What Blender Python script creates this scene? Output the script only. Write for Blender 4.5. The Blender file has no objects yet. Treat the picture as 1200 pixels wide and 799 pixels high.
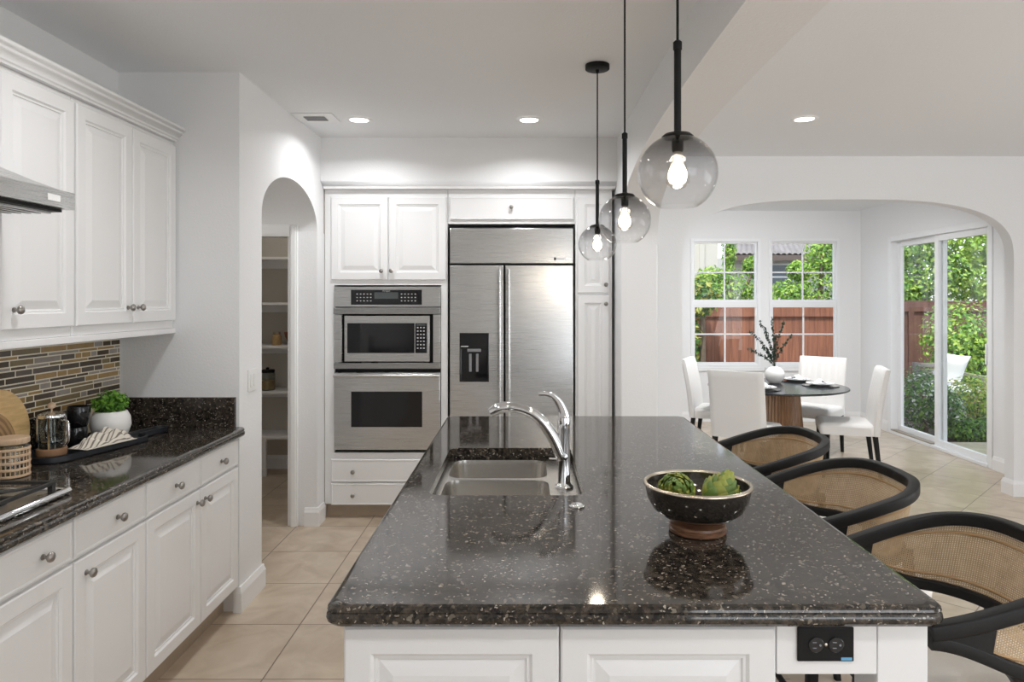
import bpy, bmesh, math, random
from math import pi, sin, cos, radians as R
from mathutils import Vector, Matrix
rnd = random.Random(7)
S = bpy.context.scene
C = S.collection

# ------------------------------------------------------------------ camera, world, sun, fill lights, exposure
F = 820.0
cd = bpy.data.cameras.new('camera')
cam = bpy.data.objects.new('camera', cd); C.objects.link(cam)
cam.location = (0, 0, 1.56); cam.rotation_euler = (pi/2, 0, 0)
cd.sensor_width = 36; cd.lens = 36*F/1200
cd.shift_x = -12/1200; cd.shift_y = -48.5/1200
cd.clip_start = .05
S.camera = cam
S.view_settings.view_transform = 'Standard'; S.view_settings.look = 'None'
S.view_settings.gamma = 1; S.view_settings.use_curve_mapping = False
S.view_settings.exposure = 0.24
S.cycles.max_bounces = 10; S.cycles.diffuse_bounces = 6; S.cycles.glossy_bounces = 5
S.cycles.transparent_max_bounces = 16
S.cycles.sample_clamp_indirect = 6
WORLD_STR = 1.7
SUN = 4.8
REAR_W = 62
CAN_W = 6.4
NOOK_W = 26.0
SIDE_W = 60
w = bpy.data.worlds.new('world'); S.world = w; w.use_nodes = True
nt = w.node_tree; bg = nt.nodes['Background']
tc = nt.nodes.new('ShaderNodeTexCoord'); sx = nt.nodes.new('ShaderNodeSeparateXYZ')
cr = nt.nodes.new('ShaderNodeValToRGB')
nt.links.new(tc.outputs['Generated'], sx.inputs[0]); nt.links.new(sx.outputs['Z'], cr.inputs[0])
cr.color_ramp.elements[0].position = 0.0; cr.color_ramp.elements[0].color = (.92, .95, 1, 1)
cr.color_ramp.elements[1].position = .55; cr.color_ramp.elements[1].color = (.68, .82, 1, 1)
nt.links.new(cr.outputs[0], bg.inputs[0]); bg.inputs[1].default_value = WORLD_STR
sl = bpy.data.lights.new('sun', 'SUN'); sl.energy = SUN; sl.angle = R(3); sl.color = (1, .96, .88)
so = bpy.data.objects.new('sun', sl); C.objects.link(so)
so.rotation_euler = Vector((.22, .5, -1.0)).to_track_quat('-Z', 'Y').to_euler()
def area(name, loc, direction, sx_, sy_, watts, col=(1, 1, 1), shape='RECTANGLE', spread=180):
    l = bpy.data.lights.new(name, 'AREA'); l.shape = shape; l.size = sx_; l.size_y = sy_
    l.energy = watts; l.color = col; l.spread = R(spread)
    o = bpy.data.objects.new(name, l); C.objects.link(o); o.location = loc
    o.rotation_euler = Vector(direction).to_track_quat('-Z', 'Y').to_euler()
    return o
# unseen fill light added behind the camera to brighten the room
area('rear_fill', (2.95, -3.35, 1.4), (-.12, 1, 0.25), 3.6, 2.3, REAR_W, (.93, .965, 1))

# second added fill panel, in front of the closed family room wall
area('side_fill', (5.3, 1.4, 1.4), (-1, .1, .3), 3.0, 2.1, SIDE_W, (.94, .97, 1))

# ------------------------------------------------------------------ materials
def new_mat(name):
    m = bpy.data.materials.new(name); m.use_nodes = True
    return m, m.node_tree, m.node_tree.nodes['Principled BSDF']
def N(t, kind, **kw):
    n = t.nodes.new(kind)
    for k, v in kw.items(): setattr(n, k, v)
    return n
def simple(name, col, rough=.5, metal=0, bump=0, bscale=60, var=0, vscale=8, coat=0, spec=None, detail=3):
    m, t, p = new_mat(name)
    p.inputs['Base Color'].default_value = (*col, 1); p.inputs['Roughness'].default_value = rough
    p.inputs['Metallic'].default_value = metal; p.inputs['Coat Weight'].default_value = coat
    if spec is not None: p.inputs['Specular IOR Level'].default_value = spec
    tc = N(t, 'ShaderNodeTexCoord')
    if var:
        n = N(t, 'ShaderNodeTexNoise'); n.inputs['Scale'].default_value = vscale; n.inputs['Detail'].default_value = 4
        t.links.new(tc.outputs['Object'], n.inputs['Vector'])
        mx = N(t, 'ShaderNodeMix', data_type='RGBA')
        mx.inputs[6].default_value = (*[max(0, c*(1-var)) for c in col], 1)
        mx.inputs[7].default_value = (*[min(1, c*(1+var)) for c in col], 1)
        t.links.new(n.outputs['Fac'], mx.inputs[0]); t.links.new(mx.outputs[2], p.inputs['Base Color'])
    if bump:
        n = N(t, 'ShaderNodeTexNoise'); n.inputs['Scale'].default_value = bscale; n.inputs['Detail'].default_value = detail
        b = N(t, 'ShaderNodeBump'); b.inputs['Strength'].default_value = bump; b.inputs['Distance'].default_value = .004
        t.links.new(tc.outputs['Object'], n.inputs['Vector'])
        t.links.new(n.outputs['Fac'], b.inputs['Height']); t.links.new(b.outputs[0], p.inputs['Normal'])
    return m
M = {}
M['wall'] = simple('painted wall', (.795, .80, .805), .6, bump=.25, bscale=90)
M['ceiling'] = simple('textured ceiling', (.825, .84, .855), .7, bump=.35, bscale=110)
M['white'] = simple('white cabinet paint', (.80, .80, .80), .35, bump=.02, bscale=40)
M['trim'] = simple('white trim paint', (.84, .84, .84), .35, bump=.02, bscale=40)
M['vinyl'] = simple('white vinyl', (.82, .83, .84), .35, bump=.02, bscale=40)
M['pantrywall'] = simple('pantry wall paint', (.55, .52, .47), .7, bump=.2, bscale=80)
M['nickel'] = simple('brushed nickel', (.36, .34, .32), .3, 1, bump=.05, bscale=200)
M['chrome'] = simple('chrome', (.82, .83, .85), .06, 1, bump=.01, bscale=30)
M['black'] = simple('black glass', (.006, .006, .007), .08, bump=.005, bscale=10)
M['blackmetal'] = simple('black metal', (.008, .008, .008), .5, spec=.2, bump=.05, bscale=200)
M['blackwood'] = simple('black stained wood', (.009, .0085, .0085), .5, bump=.12, bscale=60, var=.3, spec=.28)
M['blackceramic'] = simple('black glazed ceramic', (.01, .01, .011), .12, bump=.02)
M['traymat'] = simple('black lacquer', (.012, .014, .018), .3, bump=.03)
M['iron'] = simple('cast iron', (.015, .015, .015), .55, bump=.2, bscale=150)
M['ceramic'] = simple('white ceramic', (.80, .79, .77), .35, bump=.12, bscale=45)
M['china'] = simple('white china', (.85, .85, .85), .15, bump=.01)
M['plastic'] = simple('white plastic', (.80, .80, .79), .35, bump=.01)
M['almond'] = simple('almond plastic', (.72, .64, .48), .4, bump=.01)
M['grey'] = simple('grey plastic', (.22, .22, .23), .4, bump=.02)
M['lcd'] = simple('display glass', (.07, .08, .08), .15, bump=.01)
M['ink'] = simple('pale printed marks', (.55, .55, .55), .5, bump=.01)
M['darkink'] = simple('dark printed marks', (.03, .03, .03), .5, bump=.01)
M['toe'] = simple('tan toe kick tile', (.42, .34, .26), .5, bump=.1, var=.15, vscale=12)
M['grout'] = simple('cream grout', (.80, .74, .60), .8, bump=.2)
M['ivory'] = simple('ivory boucle fabric', (.78, .75, .70), .9, bump=.2, bscale=260, spec=.1)
M['chairfab'] = simple('white linen fabric', (.78, .77, .75), .9, bump=.15, bscale=300, spec=.1)
M['tabletop'] = simple('black stone table top', (.014, .016, .02), .22, bump=.02, var=.4, vscale=20)
M['mosaic1'] = simple('dark brown glass tile', (.06, .038, .02), .15, bump=.02)
M['mosaic2'] = simple('amber brown tile', (.36, .225, .085), .25, bump=.05, var=.25, vscale=30)
M['mosaic3'] = simple('olive brown tile', (.20, .145, .07), .25, bump=.05, var=.25, vscale=30)
M['mosaic4'] = simple('grey stone tile', (.30, .26, .23), .5, bump=.1, var=.2, vscale=40)
M['mosaic5'] = simple('smoky brown tile', (.10, .075, .06), .2, bump=.05)
M['bowl'] = simple('polished dark stone bowl', (.075, .066, .056), .12, .75, bump=.03, bscale=60, var=.6, vscale=90, coat=.5)
M['rim'] = simple('pale bronze rim', (.60, .53, .43), .25, 1, bump=.02)
M['rock'] = simple('soil', (.06, .042, .03), .95, bump=.8, bscale=25, var=.4)
M['stucco'] = simple('cream stucco', (.56, .53, .48), .9, bump=.3)
M['stuccogrey'] = simple('grey stucco', (.62, .60, .56), .9, bump=.3)
M['rooftile'] = simple('grey clay roof tile', (.20, .18, .18), .8, bump=.3, var=.35, vscale=3)
M['fascia'] = simple('dark fascia', (.12, .09, .08), .7, bump=.1)
M['winpane'] = simple('house window', (.10, .13, .16), .1, bump=.01)
M['sofa'] = simple('outdoor grey timber', (.22, .20, .18), .7, bump=.2)
M['cushion'] = simple('outdoor white cushion', (.82, .82, .82), .9, bump=.3, bscale=200)
M['bark'] = simple('bark', (.16, .12, .085), .9, bump=.8, bscale=30, var=.3)
M['oat'] = simple('dry grain', (.45, .30, .14), .8, bump=.8, bscale=120, var=.4, vscale=80)
M['coffee'] = simple('cork band', (.35, .20, .11), .7, bump=.3, bscale=100, var=.3, vscale=60)
M['basket'] = simple('brown bowl', (.20, .09, .045), .6, bump=.3)
M['switchblue'] = simple('blue sticker', (.12, .38, .62), .5, bump=.01)
M['track'] = simple('bronze door track', (.42, .36, .29), .4, .6, bump=.05)

def wood(name, c1, c2, scale=3, rough=.45, stretch=(12, 12, 1), ring=False):
    m, t, p = new_mat(name)
    tc = N(t, 'ShaderNodeTexCoord'); mp = N(t, 'ShaderNodeMapping'); mp.inputs['Scale'].default_value = stretch
    n = N(t, 'ShaderNodeTexNoise'); n.inputs['Scale'].default_value = scale; n.inputs['Detail'].default_value = 5; n.inputs['Distortion'].default_value = .6
    r = N(t, 'ShaderNodeValToRGB'); r.color_ramp.elements[0].position = .3; r.color_ramp.elements[1].position = .7
    r.color_ramp.elements[0].color = (*c1, 1); r.color_ramp.elements[1].color = (*c2, 1)
    t.links.new(tc.outputs['Object'], mp.inputs[0]); t.links.new(mp.outputs[0], n.inputs['Vector'])
    t.links.new(n.outputs['Fac'], r.inputs[0]); t.links.new(r.outputs[0], p.inputs['Base Color'])
    if ring:
        wv = N(t, 'ShaderNodeTexWave', wave_type='RINGS', rings_direction='X'); wv.inputs['Scale'].default_value = 14; wv.inputs['Distortion'].default_value = 2.5
        wv.inputs['Detail'].default_value = 2
        mp.inputs['Scale'].default_value = (1, 1, 1)
        t.links.new(mp.outputs[0], wv.inputs['Vector']); t.links.new(wv.outputs['Fac'], r.inputs[0])
    p.inputs['Roughness'].default_value = rough
    b = N(t, 'ShaderNodeBump'); b.inputs['Strength'].default_value = .15; b.inputs['Distance'].default_value = .002
    t.links.new(n.outputs['Fac'], b.inputs['Height']); t.links.new(b.outputs[0], p.inputs['Normal'])
    return m
M['maple'] = wood('maple board', (.60, .39, .16), (.78, .55, .26), 6, stretch=(1, 2, 12))
M['walnutring'] = wood('olive wood with rings', (.24, .13, .05), (.44, .27, .11), 4, ring=True)
M['lidwood'] = wood('pale wood lid', (.55, .38, .24), (.70, .52, .36), 6, stretch=(3, 14, 3))
M['footwood'] = wood('turned wood foot', (.10, .045, .024), (.24, .12, .065), 10, stretch=(2, 2, 10), rough=.35)
M['walnut'] = wood('walnut pedestal', (.17, .085, .04), (.36, .20, .10), 4, stretch=(9, 9, .7))
M['fence'] = wood('redwood fence', (.165, .058, .032), (.32, .125, .07), 3, rough=.8, stretch=(7, 7, .5))
M['darkfence'] = wood('dark stained fence', (.10, .045, .035), (.17, .08, .06), 3, rough=.8, stretch=(7, 7, .5))

def granite():
    m, t, p = new_mat('black speckled granite')
    tc0 = N(t, 'ShaderNodeTexCoord'); dn = N(t, 'ShaderNodeTexNoise'); dn.inputs['Scale'].default_value = 70; dn.inputs['Detail'].default_value = 2
    t.links.new(tc0.outputs['Object'], dn.inputs['Vector'])
    dv = N(t, 'ShaderNodeVectorMath', operation='MULTIPLY_ADD'); dv.inputs[1].default_value = (.022, .022, .022)
    t.links.new(dn.outputs['Color'], dv.inputs[0]); t.links.new(tc0.outputs['Object'], dv.inputs[2])
    class _P: outputs = {'Object': dv.outputs[0]}
    tc = _P
    def flecks(scale, stretch, thr, rot):
        mp = N(t, 'ShaderNodeMapping'); mp.inputs['Scale'].default_value = stretch; mp.inputs['Rotation'].default_value = rot
        v = N(t, 'ShaderNodeTexVoronoi'); v.inputs['Scale'].default_value = scale
        t.links.new(tc.outputs['Object'], mp.inputs[0]); t.links.new(mp.outputs[0], v.inputs['Vector'])
        s = N(t, 'ShaderNodeSeparateColor'); t.links.new(v.outputs['Color'], s.inputs[0])
        g = N(t, 'ShaderNodeMath', operation='GREATER_THAN'); g.inputs[1].default_value = thr
        t.links.new(s.outputs[0], g.inputs[0])
        d = N(t, 'ShaderNodeMath', operation='LESS_THAN'); d.inputs[1].default_value = .42
        t.links.new(v.outputs['Distance'], d.inputs[0])
        x = N(t, 'ShaderNodeMath', operation='MULTIPLY'); t.links.new(g.outputs[0], x.inputs[0]); t.links.new(d.outputs[0], x.inputs[1])
        return x.outputs[0], s.outputs[1]
    nz = N(t, 'ShaderNodeTexNoise'); nz.inputs['Scale'].default_value = 55; nz.inputs['Detail'].default_value = 5; nz.inputs['Roughness'].default_value = .7
    t.links.new(tc.outputs['Object'], nz.inputs['Vector'])
    br = N(t, 'ShaderNodeValToRGB'); br.color_ramp.elements[0].position = .42; br.color_ramp.elements[1].position = .75
    br.color_ramp.elements[0].color = (.010, .009, .008, 1); br.color_ramp.elements[1].color = (.105, .082, .062, 1)
    t.links.new(nz.outputs['Fac'], br.inputs[0])
    cur = br.outputs[0]
    for sc, st, th, ro, c1, c2 in ((80, (1, .6, 1), .885, (0, 0, .5), (.06, .05, .036), (.19, .165, .13)),
                                   (190, (.6, 1, 1), .87, (0, 0, .2), (.14, .11, .08), (.42, .38, .32))):
        f, h = flecks(sc, st, th, ro)
        cm = N(t, 'ShaderNodeMix', data_type='RGBA'); cm.inputs[6].default_value = (*c1, 1); cm.inputs[7].default_value = (*c2, 1)
        t.links.new(h, cm.inputs[0])
        mx = N(t, 'ShaderNodeMix', data_type='RGBA')
        t.links.new(f, mx.inputs[0]); t.links.new(cur, mx.inputs[6]); t.links.new(cm.outputs[2], mx.inputs[7])
        cur = mx.outputs[2]
    t.links.new(cur, p.inputs['Base Color'])
    p.inputs['Roughness'].default_value = .075; p.inputs['IOR'].default_value = 1.55
    return m
M['granite'] = granite()

def steel(name, col=(.60, .60, .595), axis='Z', rough=.26):
    m, t, p = new_mat(name)
    tc = N(t, 'ShaderNodeTexCoord'); mp = N(t, 'ShaderNodeMapping')
    mp.inputs['Scale'].default_value = (1.5, 1.5, 260) if axis == 'Z' else (260, 1.5, 1.5) if axis == 'X' else (1.5, 260, 1.5)
    n = N(t, 'ShaderNodeTexNoise'); n.inputs['Scale'].default_value = 2; n.inputs['Detail'].default_value = 3
    t.links.new(tc.outputs['Object'], mp.inputs[0]); t.links.new(mp.outputs[0], n.inputs['Vector'])
    mr = N(t, 'ShaderNodeMapRange'); mr.inputs['To Min'].default_value = rough-.02; mr.inputs['To Max'].default_value = rough+.05
    t.links.new(n.outputs['Fac'], mr.inputs['Value']); t.links.new(mr.outputs[0], p.inputs['Roughness'])
    b = N(t, 'ShaderNodeBump'); b.inputs['Strength'].default_value = .03; b.inputs['Distance'].default_value = .0006
    t.links.new(n.outputs['Fac'], b.inputs['Height']); t.links.new(b.outputs[0], p.inputs['Normal'])
    p.inputs['Base Color'].default_value = (*col, 1); p.inputs['Metallic'].default_value = 1
    return m
M['steel'] = steel('brushed stainless steel')
M['steeldark'] = steel('brushed stainless steel dull', (.40, .40, .395))
M['sinksteel'] = steel('satin sink steel', (.62, .60, .57), 'Y', .24)

def tile(name, size, x0, y0, diag):
    m, t, p = new_mat(name)
    tc = N(t, 'ShaderNodeTexCoord'); mp = N(t, 'ShaderNodeMapping', vector_type='POINT')
    if diag: mp.inputs['Rotation'].default_value = (0, 0, pi/4)
    mp.inputs['Scale'].default_value = (1/size,)*3
    mp.inputs['Location'].default_value = (-x0/size, -y0/size, 0)
    t.links.new(tc.outputs['Object'], mp.inputs[0])
    fr = N(t, 'ShaderNodeVectorMath', operation='FRACTION'); t.links.new(mp.outputs[0], fr.inputs[0])
    fl = N(t, 'ShaderNodeVectorMath', operation='FLOOR'); t.links.new(mp.outputs[0], fl.inputs[0])
    s = N(t, 'ShaderNodeSeparateXYZ'); t.links.new(fr.outputs[0], s.inputs[0])
    def edge(o):
        a = N(t, 'ShaderNodeMath', operation='SUBTRACT'); a.inputs[1].default_value = .5; t.links.new(o, a.inputs[0])
        b = N(t, 'ShaderNodeMath', operation='ABSOLUTE'); t.links.new(a.outputs[0], b.inputs[0])
        return b.outputs[0]
    mxm = N(t, 'ShaderNodeMath', operation='MAXIMUM'); t.links.new(edge(s.outputs[0]), mxm.inputs[0]); t.links.new(edge(s.outputs[1]), mxm.inputs[1])
    g = N(t, 'ShaderNodeMapRange'); g.inputs['From Min'].default_value = .4925; g.inputs['From Max'].default_value = .4955
    t.links.new(mxm.outputs[0], g.inputs['Value'])
    wn = N(t, 'ShaderNodeTexWhiteNoise'); t.links.new(fl.outputs[0], wn.inputs['Vector'])
    ad = N(t, 'ShaderNodeVectorMath', operation='ADD'); t.links.new(tc.outputs['Object'], ad.inputs[0]); t.links.new(wn.outputs['Color'], ad.inputs[1])
    n = N(t, 'ShaderNodeTexNoise'); n.inputs['Scale'].default_value = 5; n.inputs['Detail'].default_value = 6; n.inputs['Distortion'].default_value = .8
    t.links.new(ad.outputs[0], n.inputs['Vector'])
    r = N(t, 'ShaderNodeValToRGB'); r.color_ramp.elements[0].position = .3; r.color_ramp.elements[1].position = .72
    r.color_ramp.elements[0].color = (.42, .33, .24, 1); r.color_ramp.elements[1].color = (.59, .50, .395, 1)
    t.links.new(n.outputs['Fac'], r.inputs[0])
    mx = N(t, 'ShaderNodeMix', data_type='RGBA'); mx.inputs[7].default_value = (.19, .145, .105, 1)
    t.links.new(g.outputs[0], mx.inputs[0]); t.links.new(r.outputs[0], mx.inputs[6]); t.links.new(mx.outputs[2], p.inputs['Base Color'])
    p.inputs['Roughness'].default_value = .3
    b = N(t, 'ShaderNodeBump', invert=True); b.inputs['Strength'].default_value = .4; b.inputs['Distance'].default_value = .003
    t.links.new(g.outputs[0], b.inputs['Height']); t.links.new(b.outputs[0], p.inputs['Normal'])
    return m
M['tile'] = tile('tan stone tile', .486, -1.067, 3.362, False)
M['tilediag'] = tile('tan stone tile on the diagonal', .486, 0.1, 0.2, True)
M['paver'] = tile('patio paver', .3, 0, 0, False)

def glass(name, tint, refl=1.0, base=.04):
    m, t, p = new_mat(name); t.nodes.remove(p)
    out = [n for n in t.nodes if n.type == 'OUTPUT_MATERIAL'][0]
    tr = N(t, 'ShaderNodeBsdfTransparent'); gl = N(t, 'ShaderNodeBsdfGlossy'); gl.inputs['Roughness'].default_value = .0
    tr.inputs[0].default_value = (*tint, 1)
    lw = N(t, 'ShaderNodeLayerWeight'); lw.inputs['Blend'].default_value = .5
    pw = N(t, 'ShaderNodeMath', operation='POWER'); pw.inputs[1].default_value = 4.5
    t.links.new(lw.outputs['Facing'], pw.inputs[0])
    mm = N(t, 'ShaderNodeMath', operation='MULTIPLY_ADD'); mm.inputs[1].default_value = .75*refl; mm.inputs[2].default_value = base*refl; mm.use_clamp = True
    t.links.new(pw.outputs[0], mm.inputs[0])
    mx = N(t, 'ShaderNodeMixShader'); t.links.new(mm.outputs[0], mx.inputs[0]); t.links.new(tr.outputs[0], mx.inputs[1]); t.links.new(gl.outputs[0], mx.inputs[2])
    t.links.new(mx.outputs[0], out.inputs[0])
    return m, t, tr
M['pane'] = glass('window glass', (.97, .98, .975), .45)[0]
M['jar'] = glass('clear jar glass', (.86, .88, .87), 1.3)[0]
M['bulbglass'] = glass('clear bulb glass', (.97, .95, .9), 1.0)[0]
def smoked():
    m, t, tr = glass('smoked ombre glass', (.6, .6, .6), 1.2, .018)
    tc = N(t, 'ShaderNodeTexCoord'); s = N(t, 'ShaderNodeSeparateXYZ'); t.links.new(tc.outputs['Object'], s.inputs[0])
    mr = N(t, 'ShaderNodeMapRange'); mr.inputs['From Min'].default_value = -.06; mr.inputs['From Max'].default_value = .09
    t.links.new(s.outputs['Z'], mr.inputs['Value'])
    r = N(t, 'ShaderNodeValToRGB'); r.color_ramp.elements[0].color = (.995, .995, .995, 1); r.color_ramp.elements[1].color = (.66, .66, .665, 1)
    em = r.color_ramp.elements.new(.5); em.color = (.92, .92, .925, 1)
    t.links.new(mr.outputs[0], r.inputs[0]); t.links.new(r.outputs[0], tr.inputs[0])
    return m
M['smoked'] = smoked()
def emit(name, col, st):
    m, t, p = new_mat(name)
    p.inputs['Base Color'].default_value = (*col, 1); p.inputs['Emission Color'].default_value = (*col, 1); p.inputs['Emission Strength'].default_value = st
    return m
M['canlens'] = emit('lit downlight lens', (1, .97, .92), 6)
M['filament'] = emit('glowing filament', (1, .80, .52), 40)
M['frostcore'] = emit('glowing bulb core', (1, .88, .70), 14)

def cane():
    m, t, p = new_mat('woven cane')
    uv = N(t, 'ShaderNodeTexCoord'); s = N(t, 'ShaderNodeSeparateXYZ'); t.links.new(uv.outputs['UV'], s.inputs[0])
    def strand(o, freq, ph):
        a = N(t, 'ShaderNodeMath', operation='MULTIPLY'); a.inputs[1].default_value = freq; t.links.new(o, a.inputs[0])
        c = N(t, 'ShaderNodeMath', operation='FRACT'); t.links.new(a.outputs[0], c.inputs[0])
        l = N(t, 'ShaderNodeMath', operation='LESS_THAN'); l.inputs[1].default_value = ph; t.links.new(c.outputs[0], l.inputs[0])
        return l.outputs[0]
    mx = N(t, 'ShaderNodeMath', operation='MAXIMUM')
    t.links.new(strand(s.outputs[0], 160, .62), mx.inputs[0]); t.links.new(strand(s.outputs[1], 160, .62), mx.inputs[1])
    n = N(t, 'ShaderNodeTexNoise'); n.inputs['Scale'].default_value = 40; t.links.new(uv.outputs['Object'], n.inputs['Vector'])
    r = N(t, 'ShaderNodeValToRGB'); r.color_ramp.elements[0].color = (.33, .22, .115, 1); r.color_ramp.elements[1].color = (.53, .39, .24, 1)
    t.links.new(n.outputs['Fac'], r.inputs[0]); t.links.new(r.outputs[0], p.inputs['Base Color'])
    t.links.new(mx.outputs[0], p.inputs['Alpha']); p.inputs['Roughness'].default_value = .5
    return m
M['cane'] = cane()
M['caneedge'] = simple('cane spline', (.42, .26, .12), .5, bump=.2)
def stripes(name, c1, c2, scale):
    m, t, p = new_mat(name)
    tc = N(t, 'ShaderNodeTexCoord'); wv = N(t, 'ShaderNodeTexWave'); wv.inputs['Scale'].default_value = scale; wv.inputs['Distortion'].default_value = .6
    t.links.new(tc.outputs['UV'], wv.inputs['Vector'])
    r = N(t, 'ShaderNodeValToRGB'); r.color_ramp.elements[0].position = .15; r.color_ramp.elements[1].position = .35
    r.color_ramp.elements[0].color = (*c1, 1); r.color_ramp.elements[1].color = (*c2, 1)
    t.links.new(wv.outputs['Fac'], r.inputs[0]); t.links.new(r.outputs[0], p.inputs['Base Color']); p.inputs['Roughness'].default_value = .9
    return m
M['napkin'] = stripes('striped linen', (.22, .19, .16), (.74, .69, .60), 4)
M['linen'] = simple('white linen napkin', (.80, .80, .80), .9, bump=.4, bscale=200)
def leafmat(name, col, trans=.35):
    m, t, p = new_mat(name)
    out = [n for n in t.nodes if n.type == 'OUTPUT_MATERIAL'][0]
    tc = N(t, 'ShaderNodeTexCoord'); n = N(t, 'ShaderNodeTexNoise'); n.inputs['Scale'].default_value = 6
    t.links.new(tc.outputs['Object'], n.inputs['Vector'])
    mx = N(t, 'ShaderNodeMix', data_type='RGBA'); mx.inputs[6].default_value = (*[c*.7 for c in col], 1); mx.inputs[7].default_value = (*[min(1, c*1.3) for c in col], 1)
    t.links.new(n.outputs['Fac'], mx.inputs[0]); t.links.new(mx.outputs[2], p.inputs['Base Color']); p.inputs['Roughness'].default_value = .45
    tl = N(t, 'ShaderNodeBsdfTranslucent'); t.links.new(mx.outputs[2], tl.inputs[0])
    ms = N(t, 'ShaderNodeMixShader'); ms.inputs[0].default_value = trans
    t.links.new(p.outputs[0], ms.inputs[1]); t.links.new(tl.outputs[0], ms.inputs[2]); t.links.new(ms.outputs[0], out.inputs[0])
    return m
M['leaflime'] = leafmat('lime leaf', (.43, .58, .10))
M['leafbright'] = leafmat('bright green leaf', (.27, .46, .07))
M['leafmid'] = leafmat('mid green leaf', (.12, .27, .05))
M['leafdark'] = leafmat('dark green leaf', (.03, .085, .025), .15)
M['leafgold'] = leafmat('yellow green leaf', (.42, .42, .08))
M['petal'] = leafmat('white petal', (.8, .8, .74))
M['herb'] = leafmat('herb leaf', (.20, .42, .05))
M['herbdark'] = leafmat('herb leaf dark', (.09, .25, .03))
M['eucal'] = leafmat('dark eucalyptus leaf', (.012, .035, .02), .05)
M['arti1'] = leafmat('artichoke bract', (.34, .38, .07), .15)
M['arti2'] = leafmat('artichoke bract green', (.17, .27, .06), .15)

# ------------------------------------------------------------------ mesh helpers
def nb(): return bmesh.new()
def box(bm, x0, x1, y0, y1, z0, z1, bev=0, seg=2):
    m = Matrix.Translation(((x0+x1)/2, (y0+y1)/2, (z0+z1)/2)) @ Matrix.Diagonal((abs(x1-x0), abs(y1-y0), abs(z1-z0), 1))
    r = bmesh.ops.create_cube(bm, size=1, matrix=m)
    if bev:
        es = list({e for v in r['verts'] for e in v.link_edges})
        bmesh.ops.bevel(bm, geom=es, offset=bev, segments=seg, affect='EDGES', profile=.5)
    return bm
def ring(bm, pts): return [bm.verts.new(p) for p in pts]
def bridge(bm, a, b, closed=True, mi=0):
    n = len(a)
    for i in range(n if closed else n-1):
        j = (i+1) % n
        try: f = bm.faces.new((a[i], a[j], b[j], b[i])); f.material_index = mi
        except ValueError: pass
def loft(bm, rings_, closed=True, cap0=True, cap1=True):
    rs = [ring(bm, p) for p in rings_]
    for a, b in zip(rs, rs[1:]): bridge(bm, a, b, closed)
    if cap0: bm.faces.new(list(reversed(rs[0])))
    if cap1: bm.faces.new(rs[-1])
    return rs
def lathe(bm, prof, seg=28, mat=Matrix.Identity(4), cap0=True, cap1=True):
    rs = []
    for r, z in prof:
        rs.append([mat @ Vector((max(r, 1e-4)*cos(2*pi*i/seg), max(r, 1e-4)*sin(2*pi*i/seg), z)) for i in range(seg)])
    loft(bm, rs, True, cap0, cap1)
def frames(pts):
    pts = [Vector(p) for p in pts]; out = []; up = None
    for i, p in enumerate(pts):
        t = (pts[min(i+1, len(pts)-1)] - pts[max(i-1, 0)]).normalized()
        if up is None:
            up = Vector((0, 0, 1)) if abs(t.z) < .9 else Vector((1, 0, 0))
        s = t.cross(up)
        if s.length < 1e-5: s = t.orthogonal()
        s.normalize(); u = s.cross(t).normalized(); up = u
        out.append((p, t, s, u))
    return out
def tube(bm, pts, r, seg=8, cap=True):
    rs = []
    fr = frames(pts)
    for i, (p, t, s, u) in enumerate(fr):
        rr = r[i] if isinstance(r, (list, tuple)) else r
        rs.append([p + (s*cos(2*pi*k/seg) + u*sin(2*pi*k/seg))*rr for k in range(seg)])
    loft(bm, rs, True, cap, cap)
def sweep(bm, pts, prof, upvec=None, scales=None):
    """profile (side, up) swept along pts; up fixed to upvec when given"""
    rs = []
    for i, (p, t, s, u) in enumerate(frames(pts)):
        if upvec is not None:
            s = t.cross(Vector(upvec)).normalized(); u = s.cross(t).normalized()
        k = scales[i] if scales else (1, 1)
        rs.append([p + s*a*k[0] + u*b*k[1] for a, b in prof])
    loft(bm, rs)
def rprof(w_, h_, r=.006, n=3):
    out = []
    for cx, cy, a0 in ((w_/2-r, h_/2-r, 0), (-w_/2+r, h_/2-r, pi/2), (-w_/2+r, -h_/2+r, pi), (w_/2-r, -h_/2+r, 1.5*pi)):
        for i in range(n): out.append((cx+r*cos(a0+pi/2*i/(n-1)), cy+r*sin(a0+pi/2*i/(n-1))))
    return out
def rrect(x0, x1, y0, y1, r, z, n=6):
    return [Vector(((x0+x1)/2+a, (y0+y1)/2+b, z)) for a, b in rprof(x1-x0, y1-y0, r, n)]
def prism(bm, poly, axis, a0, a1):
    """poly in the plane normal to axis: X->(y,z)  Y->(x,z)  Z->(x,y)"""
    def P(p, a): return {'X': (a, p[0], p[1]), 'Y': (p[0], a, p[1]), 'Z': (p[0], p[1], a)}[axis]
    loft(bm, [[P(p, a0) for p in poly], [P(p, a1) for p in poly]])
def smooth_pts(pts, n=6):
    """Catmull-Rom through pts"""
    P = [Vector(p) for p in pts]; P = [2*P[0]-P[1]] + P + [2*P[-1]-P[-2]]; out = []
    for i in range(1, len(P)-2):
        for k in range(n):
            t = k/n
            out.append(.5*((2*P[i]) + (P[i+1]-P[i-1])*t + (2*P[i-1]-5*P[i]+4*P[i+1]-P[i+2])*t*t + (3*P[i]-P[i-1]-3*P[i+1]+P[i+2])*t**3))
    out.append(P[-2]); return out
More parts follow.
